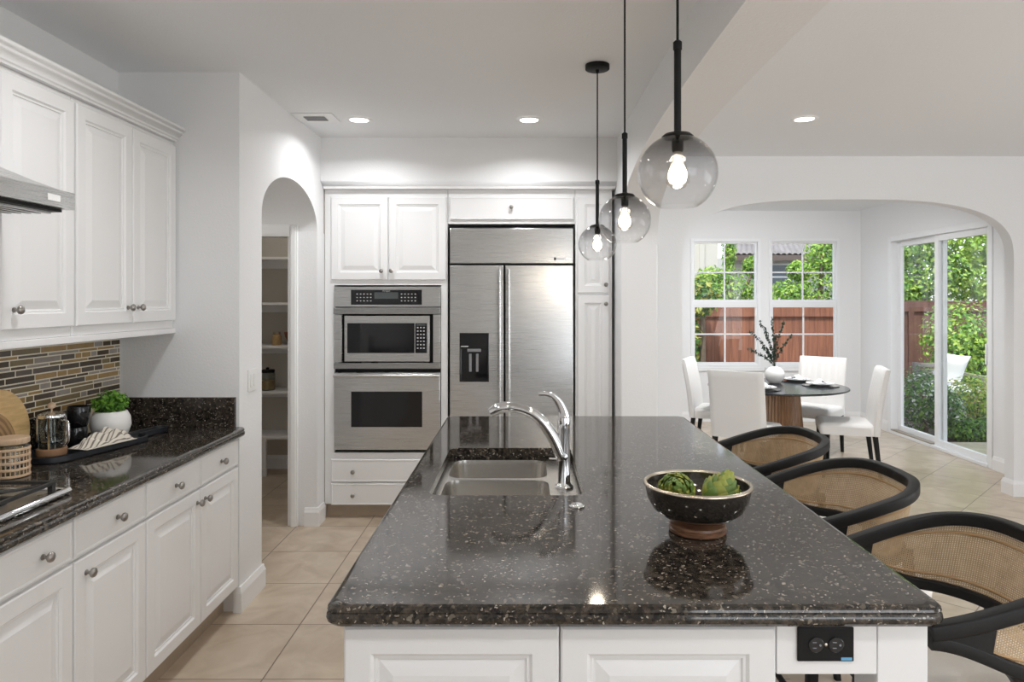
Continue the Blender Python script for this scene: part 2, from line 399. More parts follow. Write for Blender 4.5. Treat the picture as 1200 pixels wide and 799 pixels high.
def part(name, bm, mat, parent=None, ang=35, label=None, loc=None):
    bmesh.ops.recalc_face_normals(bm, faces=bm.faces)
    me = bpy.data.meshes.new(name); bm.to_mesh(me); bm.free()
    for m in (mat if isinstance(mat, (list, tuple)) else [mat]): me.materials.append(M[m])
    if ang:
        for p in me.polygons: p.use_smooth = True
        me.set_sharp_from_angle(angle=R(ang))
        for p in me.polygons:
            if p.area > 5e-4 and max(abs(c) for c in p.normal) > .9999: p.use_smooth = False
    o = bpy.data.objects.new(name, me); C.objects.link(o)
    if parent: o.parent = parent
    if label: o['label'] = label
    if loc: o.location = loc
    return o
def tag(o, label, cat, group=None, kind=None):
    o['label'] = label; o['category'] = cat
    if group: o['group'] = group
    if kind: o['kind'] = kind
    return o
def thing(name, label, cat, loc=(0, 0, 0), rz=0, group=None):
    o = bpy.data.objects.new(name, None); C.objects.link(o); o.empty_display_size = .1
    o.location = loc; o.rotation_euler = (0, 0, rz)
    return tag(o, label, cat, group)
def struct(name, bm, mat, ang=35, parent=None):
    o = part(name, bm, mat, parent, ang)
    if not parent: o['kind'] = 'structure'
    return o
def copy_tree(o, parent=None):
    c = o.copy(); C.objects.link(c)
    if parent: c.parent = parent
    for ch in list(o.children): copy_tree(ch, c)
    return c
def text(name, s, size, mat, parent, mw, depth=.0006):
    """small raised lettering, made into a mesh"""
    cu = bpy.data.curves.new(name, 'FONT'); cu.body = s; cu.size = size; cu.extrude = depth; cu.align_x = 'CENTER'; cu.align_y = 'CENTER'
    tmp = bpy.data.objects.new(name, cu); C.objects.link(tmp)
    bpy.context.view_layer.update()
    me = bpy.data.meshes.new_from_object(tmp.evaluated_get(bpy.context.evaluated_depsgraph_get()))
    C.objects.unlink(tmp); bpy.data.objects.remove(tmp)
    me.materials.clear(); me.materials.append(M[mat])
    me.transform(mw)
    o = bpy.data.objects.new(name, me); C.objects.link(o)
    if parent: o.parent = parent
    return o
FACE_CAM = Matrix.Rotation(pi/2, 4, 'X')          # lettering standing up, read from -Y

# ------------------------------------------------------------------ the setting
ZC = 2.697
bm = nb(); box(bm, -3.4, 1.1, -3.6, 6.7, -.12, 0); struct('floor', bm, 'tile', 0)
bm = nb(); box(bm, 1.1, 5.4, -3.6, 5.7, -.12, 0); box(bm, 1.1, 4.42, 5.7, 9.05, -.12, 0); struct('floor_dining', bm, 'tilediag', 0)
bm = nb(); box(bm, -3.4, 5.4, -3.6, 9.2, ZC, ZC+.15); struct('ceiling', bm, 'ceiling', 0)
bm = nb(); box(bm, -2.17, -2.02, -3.6, 3.5, 0, ZC); struct('wall_left', bm, 'wall', 0)
# arched vestibule beside the counter: pier, barrel vault, and the pantry wall
def arch_poly(y0, y1, c, a, zs, b, top, n=2.0, seg=40):
    pts = [(y0, top), (y0, zs)] if y0 < c-a-1e-6 else [(y0, top)]
    for i in range(seg+1):
        th = pi - pi*i/seg
        u = (abs(cos(th))**(2/n))*(1 if cos(th) >= 0 else -1); v = abs(sin(th))**(2/n)
        pts.append((c+a*u, zs+b*v))
    pts += [(y1, zs), (y1, top)] if y1 > c+a+1e-6 else [(y1, top)]
    return pts
bm = nb()
box(bm, -2.75, -1.415, 3.5, 3.80, 0, 2.03)
prism(bm, arch_poly(3.5, 4.98, 4.315, .515, 2.03, .27, ZC), 'X', -2.75, -1.415)
box(bm, -1.60, -1.415, 4.83, 5.0, 0, 2.03); box(bm, -2.75, -2.40, 4.83, 4.98, 0, 2.03); box(bm, -2.40, -1.6, 4.83, 4.98, 1.995, 2.03)
box(bm, -2.87, -2.75, 3.5, 4.98, 0, ZC)
bmesh.ops.remove_doubles(bm, verts=bm.verts, dist=.0005)
struct('wall_pantry_arch', bm, 'wall', 30)
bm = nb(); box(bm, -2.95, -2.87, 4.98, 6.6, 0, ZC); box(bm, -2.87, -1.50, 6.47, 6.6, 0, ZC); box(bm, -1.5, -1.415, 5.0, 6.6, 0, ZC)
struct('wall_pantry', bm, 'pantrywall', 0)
bm = nb(); box(bm, -1.415, .665, 4.91, 5.75, 2.39, ZC); box(bm, -1.415, .665, 5.01, 5.75, 2.347, 2.39)
prism(bm, [(4.912, 2.3905), (4.985, 2.3455), (5.003, 2.3455), (5.003, 2.3905)], 'X', -1.414, .664)
struct('wall_soffit', bm, 'wall', 20)
bm = nb(); box(bm, -1.415, .665, 5.65, 5.75, 0, 2.39); struct('wall_back', bm, 'wall', 0)
# beam with its long arch, and the column it lands on
bm = nb()
prism(bm, arch_poly(-2.0, 4.74, 2.0, 2.73, 1.93, .52, ZC, 3.0, 64), 'X', .665, .917)
box(bm, .665, .917, 4.73, 5.6, 0, ZC, .012); box(bm, .665, .917, -2.0, -.73, 0, 1.94)
struct('wall_beam_arch', bm, 'wall', 30)
# nook wall with its wide flat arch
bm = nb()
prism(bm, arch_poly(.917, 5.4, 2.585, 1.315, 1.86, .495, ZC, 3.0, 64), 'Y', 5.55, 5.66)
box(bm, .917, 1.27, 5.55, 5.66, 0, 1.86); box(bm, 3.9, 5.4, 5.55, 5.66, 0, 1.86)
bmesh.ops.remove_doubles(bm, verts=bm.verts, dist=.0005)
struct('wall_nook_arch', bm, 'wall', 30)
bm = nb(); box(bm, .79, .917, 5.6, 9.1, 0, ZC); struct('wall_nook_left', bm, 'wall', 0)
bm = nb(); box(bm, 5.4, 5.5, -3.6, 5.85, 0, ZC); struct('wall_family', bm, 'wall', 0)
# rear wall: unseen, two tall openings, placed so the refrigerator reflects solid wall
bm = nb()
for a, b in ((-2.17, 1.0), (2.8, 2.95), (4.8, 5.5)): box(bm, a, b, -3.6, -3.45, 0, ZC)
for a, b in ((1.0, 2.8), (2.95, 4.8)): box(bm, a, b, -3.6, -3.45, 2.55, ZC); box(bm, a, b, -3.6, -3.45, 0, .3)
struct('wall_rear', bm, 'wall', 0)
# nook back wall, with two window openings
WZ0, WZ1 = .70, 2.335; WY = 8.95
WIN = ((2.155, 3.045), (3.155, 4.055))
bm = nb()
box(bm, .79, WIN[0][0], WY, WY+.15, WZ0, WZ1); box(bm, WIN[0][1], WIN[1][0], WY, WY+.15, WZ0, WZ1); box(bm, WIN[1][1], 4.48, WY, WY+.15, WZ0, WZ1)
box(bm, .79, 4.48, WY, WY+.15, 0, WZ0); box(bm, .79, 4.48, WY, WY+.15, WZ1, ZC)
struct('wall_nook_back', bm, 'wall', 0)
# nook right wall with the sliding door opening
DY0, DY1, DZ, DX = 6.43, 8.26, 2.30, 4.33
bm = nb(); box(bm, DX, DX+.15, 5.66, DY0, 0, ZC); box(bm, DX, DX+.15, DY1, WY, 0, ZC); box(bm, DX, DX+.15, DY0, DY1, DZ, ZC)
struct('wall_nook_right', bm, 'wall', 0)

def window(name, x0, x1):
    y = WY
    bm = nb(); t = .035
    for a in (x0, x1-t): box(bm, a, a+t, y-.012, y+.10, WZ0, WZ1, .003)
    box(bm, x0+t, x1-t, y-.012, y+.10, WZ1-t, WZ1, .003); box(bm, x0+t, x1-t, y-.012, y+.10, WZ0, WZ0+t, .003)
    box(bm, x0-.05, x1+.05, y-.03, y-.001, WZ0-.05, WZ0-.002, .004)
    o = struct(name, bm, 'vinyl', 30)
    mid = 1.51
    bm = nb()
    box(bm, x0+t, x1-t, y+.005, y+.06, mid-.028, mid+.028, .004)
    for z0, z1, dy in ((WZ0+t, mid-.028, .01), (mid+.028, WZ1-t, .035)):
        s = .022
        box(bm, x0+t, x0+t+s, y+dy, y+dy+.035, z0, z1); box(bm, x1-t-s, x1-t, y+dy, y+dy+.035, z0, z1)
        box(bm, x0+t+s, x1-t-s, y+dy, y+dy+.035, z1-s, z1); box(bm, x0+t+s, x1-t-s, y+dy, y+dy+.035, z0, z0+s)
    part('sash', bm, 'vinyl', o, 30)
    bm = nb(); xc = (x0+x1)/2
    for z0, z1, dy in ((WZ0+t+.02, mid-.03, .022), (mid+.03, WZ1-t-.02, .047)):
        zc = (z0+z1)/2
        box(bm, xc-.009, xc+.009, y+dy-.002, y+dy+.012, z0, z1); box(bm, x0+t+.02, x1-t-.02, y+dy-.001, y+dy+.011, zc-.009, zc+.009)
    part('muntin', bm, 'vinyl', o, 30)
    for z0, z1, dy in ((WZ0+t+.01, mid-.02, .026), (mid+.02, WZ1-t-.01, .051)):
        bm = nb(); box(bm, x0+t+.01, x1-t-.01, y+dy, y+dy+.004, z0, z1); part('glass_pane', bm, 'pane', o, 0)
    return o
window('window_1', *WIN[0]); window('window_2', *WIN[1])

# sliding glass door
bm = nb(); t = .06
box(bm, DX-.015, DX+.12, DY0, DY0+t, 0, DZ, .004); box(bm, DX-.015, DX+.12, DY1-t, DY1, 0, DZ, .004)
box(bm, DX-.015, DX+.12, DY0+t, DY1-t, DZ-t, DZ, .004); box(bm, DX-.02, DX+.12, DY0+t, DY1-t, 0, .03, .004)
d = struct('door_1', bm, 'vinyl', 30)
ym = (DY0+DY1)/2
for y0, y1, dx in ((DY0+t, ym+.04, .02), (ym-.04, DY1-t, .07)):
    bm = nb(); s = .065
    box(bm, DX+dx, DX+dx+.04, y0, y0+s, .03, DZ-t, .004); box(bm, DX+dx, DX+dx+.04, y1-s, y1, .03, DZ-t, .004)
    box(bm, DX+dx, DX+dx+.04, y0+s, y1-s, DZ-t-s, DZ-t, .004); box(bm, DX+dx, DX+dx+.04, y0+s, y1-s, .03, .03+s, .004)
    p = part('sliding_panel', bm, 'vinyl', d, 30)
    bm = nb(); box(bm, DX+dx+.018, DX+dx+.024, y0+s-.01, y1-s+.01, .085, DZ-t-s+.01); part('glass_pane', bm, 'pane', p, 0)
bm = nb(); box(bm, DX-.012, DX+.055, ym+.05, DY1-t, .031, .045); part('door_track', bm, 'track', d, 30)
bm = nb(); box(bm, DX-.012, DX+.02, DY0+t+.018, DY0+t+.045, .95, 1.15, .008); part('door_handle', bm, 'vinyl', d, 40)

# baseboards and door casing
def bb_prof(h=.125, t=.016): return [(0, 0), (t, 0), (t, h-.03), (t-.006, h-.012), (t-.008, h), (0, h)]
def baseboard(name, pts, side):
    """pts in plan; side = +1/-1 picks which side the board stands on"""
    bm = nb()
    P = [Vector((x, y, 0)) for x, y in pts]
    rs = []
    for i, p in enumerate(P):
        a = (P[i]-P[i-1]).normalized() if i else (P[1]-P[0]).normalized()
        b = (P[i+1]-P[i]).normalized() if i < len(P)-1 else a
        na, nb_ = Vector((-a.y, a.x, 0))*side, Vector((-b.y, b.x, 0))*side
        n = (na+nb_).normalized(); n = n/max(.3, n.dot(na))
        rs.append([p + n*u + Vector((0, 0, v)) for u, v in bb_prof()])
    loft(bm, rs); return struct(name, bm, 'trim', 25)
baseboard('baseboard_pier', [(-1.44, 3.499), (-1.414, 3.499), (-1.414, 3.80), (-2.7, 3.80)], -1)
baseboard('baseboard_stub', [(-1.50, 4.829), (-1.414, 4.829), (-1.414, 4.975)], -1)
baseboard('baseboard_nook', [(.95, 5.549), (1.271, 5.549), (1.271, 5.661), (.918, 5.661), (.918, 8.949), (4.329, 8.949), (4.329, 8.265)], -1)
baseboard('baseboard_door', [(4.329, 6.425), (4.329, 5.661), (3.899, 5.661), (3.899, 5.549), (5.39, 5.549)], -1)
baseboard('baseboard_column', [(.664, 4.96), (.664, 4.729), (.918, 4.729), (.918, 5.549)], -1)
baseboard('baseboard_pantry', [(-2.869, 5.0), (-2.869, 6.469), (-1.501, 6.469)], -1)
bm = nb()
for a, b in ((-1.60, -1.545),): box(bm, a, b, 4.808, 4.829, 0, 2.075, .004); box(bm, a+.012, b-.012, 4.80, 4.808, 0, 2.06, .002)
box(bm, -2.40, -1.60, 4.808, 4.829, 1.995, 2.075, .004); box(bm, -2.4, -1.6, 4.80, 4.808, 2.01, 2.06, .002)
box(bm, -1.618, -1.6, 4.829, 4.99, 0, 1.995)
struct('trim_1', bm, 'trim', 30)

# ------------------------------------------------------------------ cabinets
def panel(bm, x0, x1, z0, z1, y=0, th=.019, raised=True, fr=.058):
    """door or drawer front; its back at y, its face towards -y"""
    f = y-th
    prof = [(0, y), (0, f+.004), (.004, f)]
    if raised:
        prof += [(fr-.006, f), (fr, f+.007), (fr+.006, f+.007), (fr+.008, f+.012), (fr+.012, f+.012), (fr+.042, f+.003)]
    else:
        prof += [(.010, f), (.013, f+.002)]
    rs = [ring(bm, [(x0+i, d, z0+i), (x1-i, d, z0+i), (x1-i, d, z1-i), (x0+i, d, z1-i)]) for i, d in prof]
    for a, b in zip(rs, rs[1:]): bridge(bm, a, b)
    bm.faces.new(rs[-1]); bm.faces.new(list(reversed(rs[0])))
KM = Matrix.Rotation(pi/2, 4, 'X')           # lathe axis z -> -y
def knob(x, z, y, parent, r=.0155):
    bm = nb()
    lathe(bm, [(.009, 0), (.009, .003), (.0055, .005), (.005, .013), (.010, .016), (r*.93, .020), (r, .025), (r*.86, .030), (r*.5, .033), (0, .034)], 20, Matrix.Translation((x, y, z)) @ KM)
    return part('knob', bm, 'nickel', parent, 40, label='brushed nickel knob')
def front(kind, x0, x1, z0, z1, root, knobs=(), y=0):
    bm = nb(); g = .0015
    panel(bm, x0+g, x1-g, z0+g, z1-g, y, raised=(kind == 'door'))
    o = part(kind, bm, 'white', root, 20)
    for kx, kz in knobs: knob(kx, kz, y-.019, o)
    return o
def carcass(root, w_, d_, z0, z1, toe=False, toemat='toe'):
    bm = nb(); box(bm, 0, w_, 0, d_, z0, z1, .001); part('carcass', bm, 'white', root, 30)
    if toe:
        bm = nb(); box(bm, 0, w_, .06, .08, 0, z0); part('toe_kick', bm, toemat, root, 0, label='tan tiled toe kick')
XF = -1.434          # left base cabinet faces (door faces at -1.415)
def base_cab(y0, y1, label, fronts):
    t = thing('base_cabinet', label, 'cabinet', (XF, y0, 0), pi/2, 'white base cabinets under the left counter')
    carcass(t, y1-y0-.001, .57, .12, .876, True)
    for k, a, b, z0, z1, kn in fronts: front(k, a-y0, b-y0, z0, z1, t, [(p-y0, q) for p, q in kn])
    return t
base_cab(1.36, 2.21, 'white base cabinet under the gas cooktop with one wide two-knob drawer', [
    ('drawer', 1.365, 2.207, .737, .868, [(1.50, .80), (2.065, .80)]), ('door', 1.365, 1.785, .13, .728, [(1.735, .67)]), ('door', 1.787, 2.207, .13, .728, [(1.84, .67)])])
base_cab(2.21, 2.637, 'white base cabinet with one drawer and one door, beside the cooktop cabinet', [
    ('drawer', 2.213, 2.634, .737, .868, [(2.447, .80)]), ('door', 2.213, 2.634, .13, .728, [(2.27, .675)])])
base_cab(2.637, 3.498, 'white double-door base cabinet at the arch end of the counter', [
    ('drawer', 2.640, 3.080, .737, .868, [(2.86, .80)]), ('drawer', 3.084, 3.490, .737, .868, [(3.29, .80)]),
    ('door', 2.640, 3.080, .13, .728, [(3.045, .675)]), ('door', 3.084, 3.490, .13, .728, [(3.120, .675)])])
XU = -1.745
def wall_cab(y0, y1, label, fronts, z0=1.42):
    t = thing('wall_cabinet', label, 'cabinet', (XU, y0, 0), pi/2, 'white wall cabinets above the left counter')
    carcass(t, y1-y0-.001, .27, z0, 2.345)
    for k, a, b, c, d_, kn in fronts: front(k, a-y0, b-y0, c, d_, t, [(p-y0, q) for p, q in kn])
wall_cab(1.50, 2.305, 'white wall cabinet above the steel range hood', [('door', 1.505, 1.90, 2.16, 2.325, []), ('door', 1.905, 2.30, 2.16, 2.325, [])], 2.14)
wall_cab(2.306, 2.703, 'white single-door wall cabinet right behind the range hood', [('door', 2.315, 2.70, 1.455, 2.325, [(2.375, 1.525)])])
wall_cab(2.704, 3.499, 'white double-door wall cabinet meeting the plain grey wall', [('door', 2.712, 3.102, 1.455, 2.325, [(3.062, 1.525)]), ('door', 3.106, 3.490, 1.455, 2.325, [(3.143, 1.525)])])
bm = nb()
prism(bm, [(-1.76, 2.347), (-1.725, 2.347), (-1.725, 2.356), (-1.717, 2.358), (-1.717, 2.366), (-1.712, 2.374), (-1.704, 2.381), (-1.696, 2.385), (-1.696, 2.393), (-1.688, 2.396), (-1.680, 2.402), (-1.680, 2.412), (-1.76, 2.412)], 'Y', 1.4, 3.499)
tag(part('crown_molding', bm, 'white', ang=5), 'white stepped crown molding along the top of the left wall cabinets', 'molding')
bm = nb(); box(bm, -1.76, -1.733, 2.307, 3.499, 1.392, 1.419, .004)
tag(part('light_rail', bm, 'white', ang=30), 'white rail under the left wall cabinets above the mosaic tiles', 'molding')

# counter with rolled edge, granite upstand, mosaic backsplash
def edge_prof(x_in, x_edge, z=.924):
    s = 1 if x_edge > x_in else -1
    e = [(.016, 0), (.008, -.002), (.003, -.007), (.002, -.012), (.004, -.016), (.001, -.021), (0, -.028), (.002, -.036), (.008, -.043), (.018, -.047)]
    return [(x_in, z)] + [(x_edge-s*i, z+d) for i, d in e] + [(x_in, z-.047)]
bm = nb()
pr = edge_prof(-2.019, -1.381)
rs = [[(x, y, z) for x, z in pr] for y in (.6, 3.485)]
rs.append([(x-.006 if x > -1.5 else x, 3.497, z) for x, z in pr])
loft(bm, rs)
cnt = tag(part('countertop', bm, 'granite', ang=25), 'black speckled granite countertop on the left base cabinets', 'countertop')
bm = nb(); box(bm, -2.019, -1.43, 3.478, 3.4995, .9245, 1.073, .002); box(bm, -2.0195, -1.998, .6, 3.478, .9245, 1.073, .002)
part('upstand', bm, 'granite', cnt, 30)
bm = nb(); box(bm, -2.0198, -2.0112, .9, 3.499, 1.0735, 1.419)
z = 1.0755; ri = 0
while z < 1.415:
    h = (.021, .010, .021, .021, .010)[ri % 5]; h = min(h, 1.418-z)
    y = .92 - rnd.random()*.1
    while y < 3.496:
        L = rnd.choice((.04, .06, .09, .13, .16, .19)) if h > .015 else rnd.choice((.08, .13, .17, .2))
        y1 = min(y+L, 3.494)
        if y > .9 and y1-y > .006:
            n0 = len(bm.faces); box(bm, -2.0115, -2.0098, y, y1, z, z+h)
            bm.faces.ensure_lookup_table()
            mi = rnd.choice((1, 1, 1, 2, 2, 3, 3, 5, 5, 4)) if h > .015 and L > .06 else rnd.choice((2, 3, 4, 4, 5, 1))
            for f in bm.faces[n0:]: f.material_index = mi
        y = y1+.0075
    z += h+.0055; ri += 1
me_o = part('tile_backsplash', bm, ['grout', 'mosaic1', 'mosaic2', 'mosaic3', 'mosaic4', 'mosaic5'], ang=0)
tag(me_o, 'brown and amber strip mosaic tile backsplash above the left counter', 'backsplash')
for f in (): pass

# gas cooktop
t = thing('gas_cooktop', 'stainless gas cooktop with black grates on the left counter', 'cooktop', (0, 0, .9245))
bm = nb(); box(bm, -1.955, -1.50, 1.50, 2.285, 0, .012, .005); part('body', bm, 'steel', t, 40)
bm = nb(); tube(bm, [(-1.485, 1.50, .012), (-1.485, 2.29, .012)], .0115, 12); tube(bm, [(-1.485, 2.29, .012), (-1.95, 2.29, .012)], .0095, 12); part('edge_rail', bm, 'chrome', t, 50)
for k, (cx, cy) in enumerate(((-1.84, 2.12), (-1.62, 2.12), (-1.84, 1.72), (-1.62, 1.72))):
    bm = nb(); lathe(bm, [(.05, .0125), (.05, .02), (.036, .022), (.036, .03), (0, .033)], 20, Matrix.Translation((cx, cy, 0))); part('burner', bm, 'iron', t, 40)
for y0, y1 in ((1.53, 1.89), (1.91, 2.27)):
    bm = nb(); zt = .048
    for x in (-1.94, -1.73, -1.52): box(bm, x-.006, x+.006, y0, y1, zt-.012, zt, .002)
    for y in (y0, (y0+y1)/2, y1): box(bm, -1.946, -1.514, y-.006, y+.006, zt-.012, zt, .002)
    for x in (-1.94, -1.52):
        for y in (y0+.01, y1-.01): box(bm, x-.008, x+.008, y-.008, y+.008, .0125, zt-.01)
    for cx in (-1.84, -1.62):
        cy = (y0+y1)/2+.03
        for dx, dy in ((.05, .05), (-.05, .05), (.05, -.05), (-.05, -.05)):
            tube(bm, [(cx+dx*1.7, cy+dy*2.2, zt-.006), (cx+dx*.4, cy+dy*.4, zt-.004)], .005, 6)
    part('grate', bm, 'iron', t, 40)

# range hood
t = thing('range_hood', 'stainless steel range hood on the left wall', 'range hood')
bm = nb()
b0 = [(-2.018, 1.56), (-1.483, 1.56), (-1.483, 2.32), (-2.018, 2.32)]
tp = [(-2.018, 1.79), (-1.72, 1.79), (-1.72, 2.09), (-2.018, 2.09)]
def cv(t_, zz): return [(b0[i][0]*(1-t_)+tp[i][0]*t_, b0[i][1]*(1-t_)+tp[i][1]*t_, zz) for i in range(4)]
loft(bm, [cv(0, 1.856), cv(0, 1.911), cv(.12, 1.918), cv(.35, 1.942), cv(.7, 1.985), cv(1, 2.05), cv(1, 2.139)])
part('canopy', bm, 'steel', t, 20)
bm = nb(); box(bm, -1.99, -1.51, 1.585, 2.295, 1.846, 1.8555); part('filter', bm, 'blackmetal', t, 0)
for i in range(9): pass
bm = nb()
for i in range(14): box(bm, -1.96+i*.032, -1.945+i*.032, 1.61, 2.27, 1.838, 1.8455)
part('baffle', bm, 'steeldark', t, 0)
bm = nb(); box(bm, -1.4832, -1.481, 2.185, 2.245, 1.872, 1.893, .001); part('badge', bm, 'plastic', t, 0, label='pale nameplate')
bm = nb(); lathe(bm, [(.03, 1.8370), (.03, 1.8380)], 20, Matrix.Translation((-1.9, 2.2, 0))); part('hood_lamp', bm, 'canlens', t, 0)
area('hood_lamp_light', (-1.9, 2.2, 1.835), (0, .45, -1), .06, .06, 6, (1, .85, .62), 'DISK')

# ------------------------------------------------------------------ things on the left counter
CT = .9245
ty = Vector((.25, .97, 0)).normalized(); ang = math.atan2(ty.y, ty.x)
t = thing('serving_tray', 'long black paddle shaped tray with a handle on the left counter', 'tray', (-1.845, 2.95, CT), ang)
def paddle(inset, z):
    L, Wd, hw, hl = .27-inset, .115-inset, .033-inset, .46-inset
    pts = []
    for i in range(9): a = pi/2+pi*i/8; pts.append((-L+Wd*.8+cos(a)*Wd*.8, sin(a)*Wd, z))
    for i in range(5): a = -pi/2+(pi/2-.3)*i/4; pts.append((L-Wd*.5+cos(a)*Wd*.5, sin(a)*Wd, z))
    pts.append((L+.015, -hw, z))
    for i in range(7): a = -pi/2+pi*i/6; pts.append((hl-hw+cos(a)*hw, sin(a)*hw, z))
    pts.append((L+.015, hw, z))
    for i in range(5): a = .3+(pi/2-.3)*i/4; pts.append((L-Wd*.5+cos(a)*Wd*.5, sin(a)*Wd, z))
    return pts
bm = nb(); loft(bm, [paddle(.004, 0), paddle(0, .004), paddle(0, .024), paddle(.003, .026), paddle(.009, .026), paddle(.012, .012)]); part('board', bm, 'traymat', t, 40)
TT = CT+.0125
# french press
t = thing('french_press', 'glass french press with a cork base and wooden knob on the black tray', 'french press', (-1.893, 2.815, TT))
bm = nb(); lathe(bm, [(.052, 0), (.054, .003), (.054, .026), (.05, .028)], 28); part('base', bm, 'coffee', t, 40, label='brown cork base')
bm = nb(); lathe(bm, [(.046, .0285), (.047, .03), (.047, .145), (.049, .150), (.0475, .150), (.0455, .144), (.0455, .032), (.0, .031)], 32, cap0=True); part('beaker', bm, 'jar', t, 40)
bm = nb(); lathe(bm, [(.05, .1505), (.051, .155), (.048, .163), (.03, .17), (.01, .174), (0, .1745)], 28); part('lid', bm, 'chrome', t, 40)
bm = nb(); tube(bm, [(0, 0, .1745), (0, 0, .185)], .003); lathe(bm, [(.004, .184), (.012, .188), (.0155, .196), (.013, .205), (.005, .21), (0, .2105)], 16); part('knob', bm, 'lidwood', t, 50, label='wooden knob')
bm = nb(); tube(bm, smooth_pts([(.047, -.01, .14), (.075, -.02, .137), (.082, -.022, .11), (.08, -.022, .06), (.06, -.016, .042), (.047, -.01, .045)]), .005, 8)
tube(bm, [(0, 0, .172), (0, 0, .06)], .002); lathe(bm, [(.043, .056), (.043, .060)], 24)
for a in range(4): box(bm, .0475*cos(a*pi/2+.4)-.003, .0475*cos(a*pi/2+.4)+.003, .0475*sin(a*pi/2+.4)-.003, .0475*sin(a*pi/2+.4)+.003, .028, .15)
part('frame', bm, 'chrome', t, 50)
# stacked mugs
def mug(loc, rz, label, tilt=0):
    t = thing('mug', label, 'mug', loc, rz, 'black mugs on the tray')
    t.rotation_euler = (tilt, 0, rz)
    bm = nb(); lathe(bm, [(.030, 0), (.034, .003), (.043, .03), (.044, .082), (.043, .085), (.0405, .083), (.039, .03), (.030, .008), (0, .007)], 28); part('cup', bm, 'blackceramic', t, 40)
    bm = nb(); tube(bm, smooth_pts([(.042, 0, .068), (.062, 0, .07), (.07, 0, .052), (.066, 0, .03), (.041, 0, .022)]), .005, 8); part('handle', bm, 'blackceramic', t, 50)
mug((-1.893, 2.965, TT), -2.2, 'black mug on the tray holding another mug on top of it')
mug((-1.885, 2.972, TT+.0862), 2.6, 'black mug balanced on top of another mug by the french press', .03)
# potted herb
t = thing('potted_plant', 'bushy green herb in a round white pot on the black tray', 'plant', (-1.835, 3.12, TT))
bm = nb(); lathe(bm, [(.04, 0), (.05, .004), (.072, .03), (.082, .065), (.079, .10), (.066, .125), (.060, .128), (.058, .122), (.07, .09), (.0, .088)], 36); part('pot', bm, 'ceramic', t, 50)
def leaves(bm, centre, rad, n, size, mats=1, shell=.55, rng=rnd, aspect=.55, up=0):
    c = Vector(centre)
    for i in range(n):
        d_ = Vector((rng.gauss(0, 1), rng.gauss(0, 1), rng.gauss(0, 1))).normalized()
        q = shell + (1-shell)*rng.random()
        p = c + Vector((d_.x*rad[0], d_.y*rad[1], d_.z*rad[2]))*q
        nrm = (d_ + Vector((rng.uniform(-1, 1), rng.uniform(-1, 1), rng.uniform(-1, 1)+up))*.8).normalized()
        a = nrm.orthogonal().normalized(); a.rotate(Matrix.Rotation(rng.random()*6.28, 3, nrm)); b = nrm.cross(a)
        s = size*(.6+.8*rng.random())
        v = [bm.verts.new(p+a*s), bm.verts.new(p+b*s*aspect+nrm*s*.15), bm.verts.new(p-a*s), bm.verts.new(p-b*s*aspect+nrm*s*.15)]
        f = bm.faces.new(v); f.material_index = rng.randrange(mats)
bm = nb(); leaves(bm, (0, 0, .165), (.075, .075, .055), 900, .011, 2, .35, up=1); part('foliage', bm, ['herb', 'herbdark'], t, 0)
bm = nb()
for i in range(12): tube(bm, [(rnd.uniform(-.03, .03), rnd.uniform(-.03, .03), .08), (rnd.uniform(-.04, .04), rnd.uniform(-.04, .04), .16)], .0015, 5)
part('stem', bm, 'leafmid', t, 40)
# crumpled striped napkin
def cloth(x0, x1, y0, y1, nx, ny, f):
    bm = nb(); uvl = bm.loops.layers.uv.new('UVMap')
    g = [[bm.verts.new((x0+(x1-x0)*i/nx, y0+(y1-y0)*j/ny, f(i/nx, j/ny))) for j in range(ny+1)] for i in range(nx+1)]
    for i in range(nx):
        for j in range(ny):
            fc = bm.faces.new((g[i][j], g[i+1][j], g[i+1][j+1], g[i][j+1]))
            for l, (a, b) in zip(fc.loops, ((i, j), (i+1, j), (i+1, j+1), (i, j+1))): l[uvl].uv = (a/nx, b/ny)
    return bm
def solid(o, th):
    md = o.modifiers.new('solidify', 'SOLIDIFY'); md.thickness = th; md.offset = 1
def crump(u, v):
    e = min(1, 6*min(u, 1-u))*min(1, 5*min(v, 1-v))
    return .003+e*(.018+.014*sin(u*17+4*sin(v*5))+.010*sin(v*11+u*7)+.007*sin((u-v)*31)) + .018*e*math.exp(-((u-.62)**2*16+(v-.5)**2*5))
bm = cloth(-.05, .05, -.125, .125, 40, 70, lambda u, v: crump(v, u))
o = part('cloth_napkin', bm, 'napkin', None, 70, loc=(-1.762, 2.945, CT+.0265)); solid(o, .002); o.rotation_euler = (0, 0, -.28)
tag(o, 'crumpled striped linen napkin draped over the front of the black tray', 'napkin')
# jar with cane sleeve
t = thing('storage_jar', 'glass jar in a woven cane sleeve with a wooden lid beside the cooktop', 'jar', (-1.842, 2.52, CT))
bm = nb(); lathe(bm, [(.052, .003), (.055, .006), (.055, .11), (.05, .118), (.048, .118), (.052, .108), (.052, .01), (0, .008)], 32); part('glass', bm, 'jar', t, 40)
bm = nb(); lathe(bm, [(.056, .119), (.058, .122), (.058, .137), (.055, .140), (0, .1402)], 32); part('lid', bm, 'lidwood', t, 40, label='pale wooden lid')
bm = nb()
for z in (.006, .03, .054, .078, .1): lathe(bm, [(.0565, z-.005), (.0605, z-.003), (.0605, z+.003), (.0565, z+.005)], 32, cap0=False, cap1=False)
for i in range(26):
    a = 2*pi*i/26; tube(bm, [(.0575*cos(a), .0575*sin(a), .002), (.0575*cos(a), .0575*sin(a), .104)], .002, 5)
part('cane_sleeve', bm, 'lidwood', t, 40)
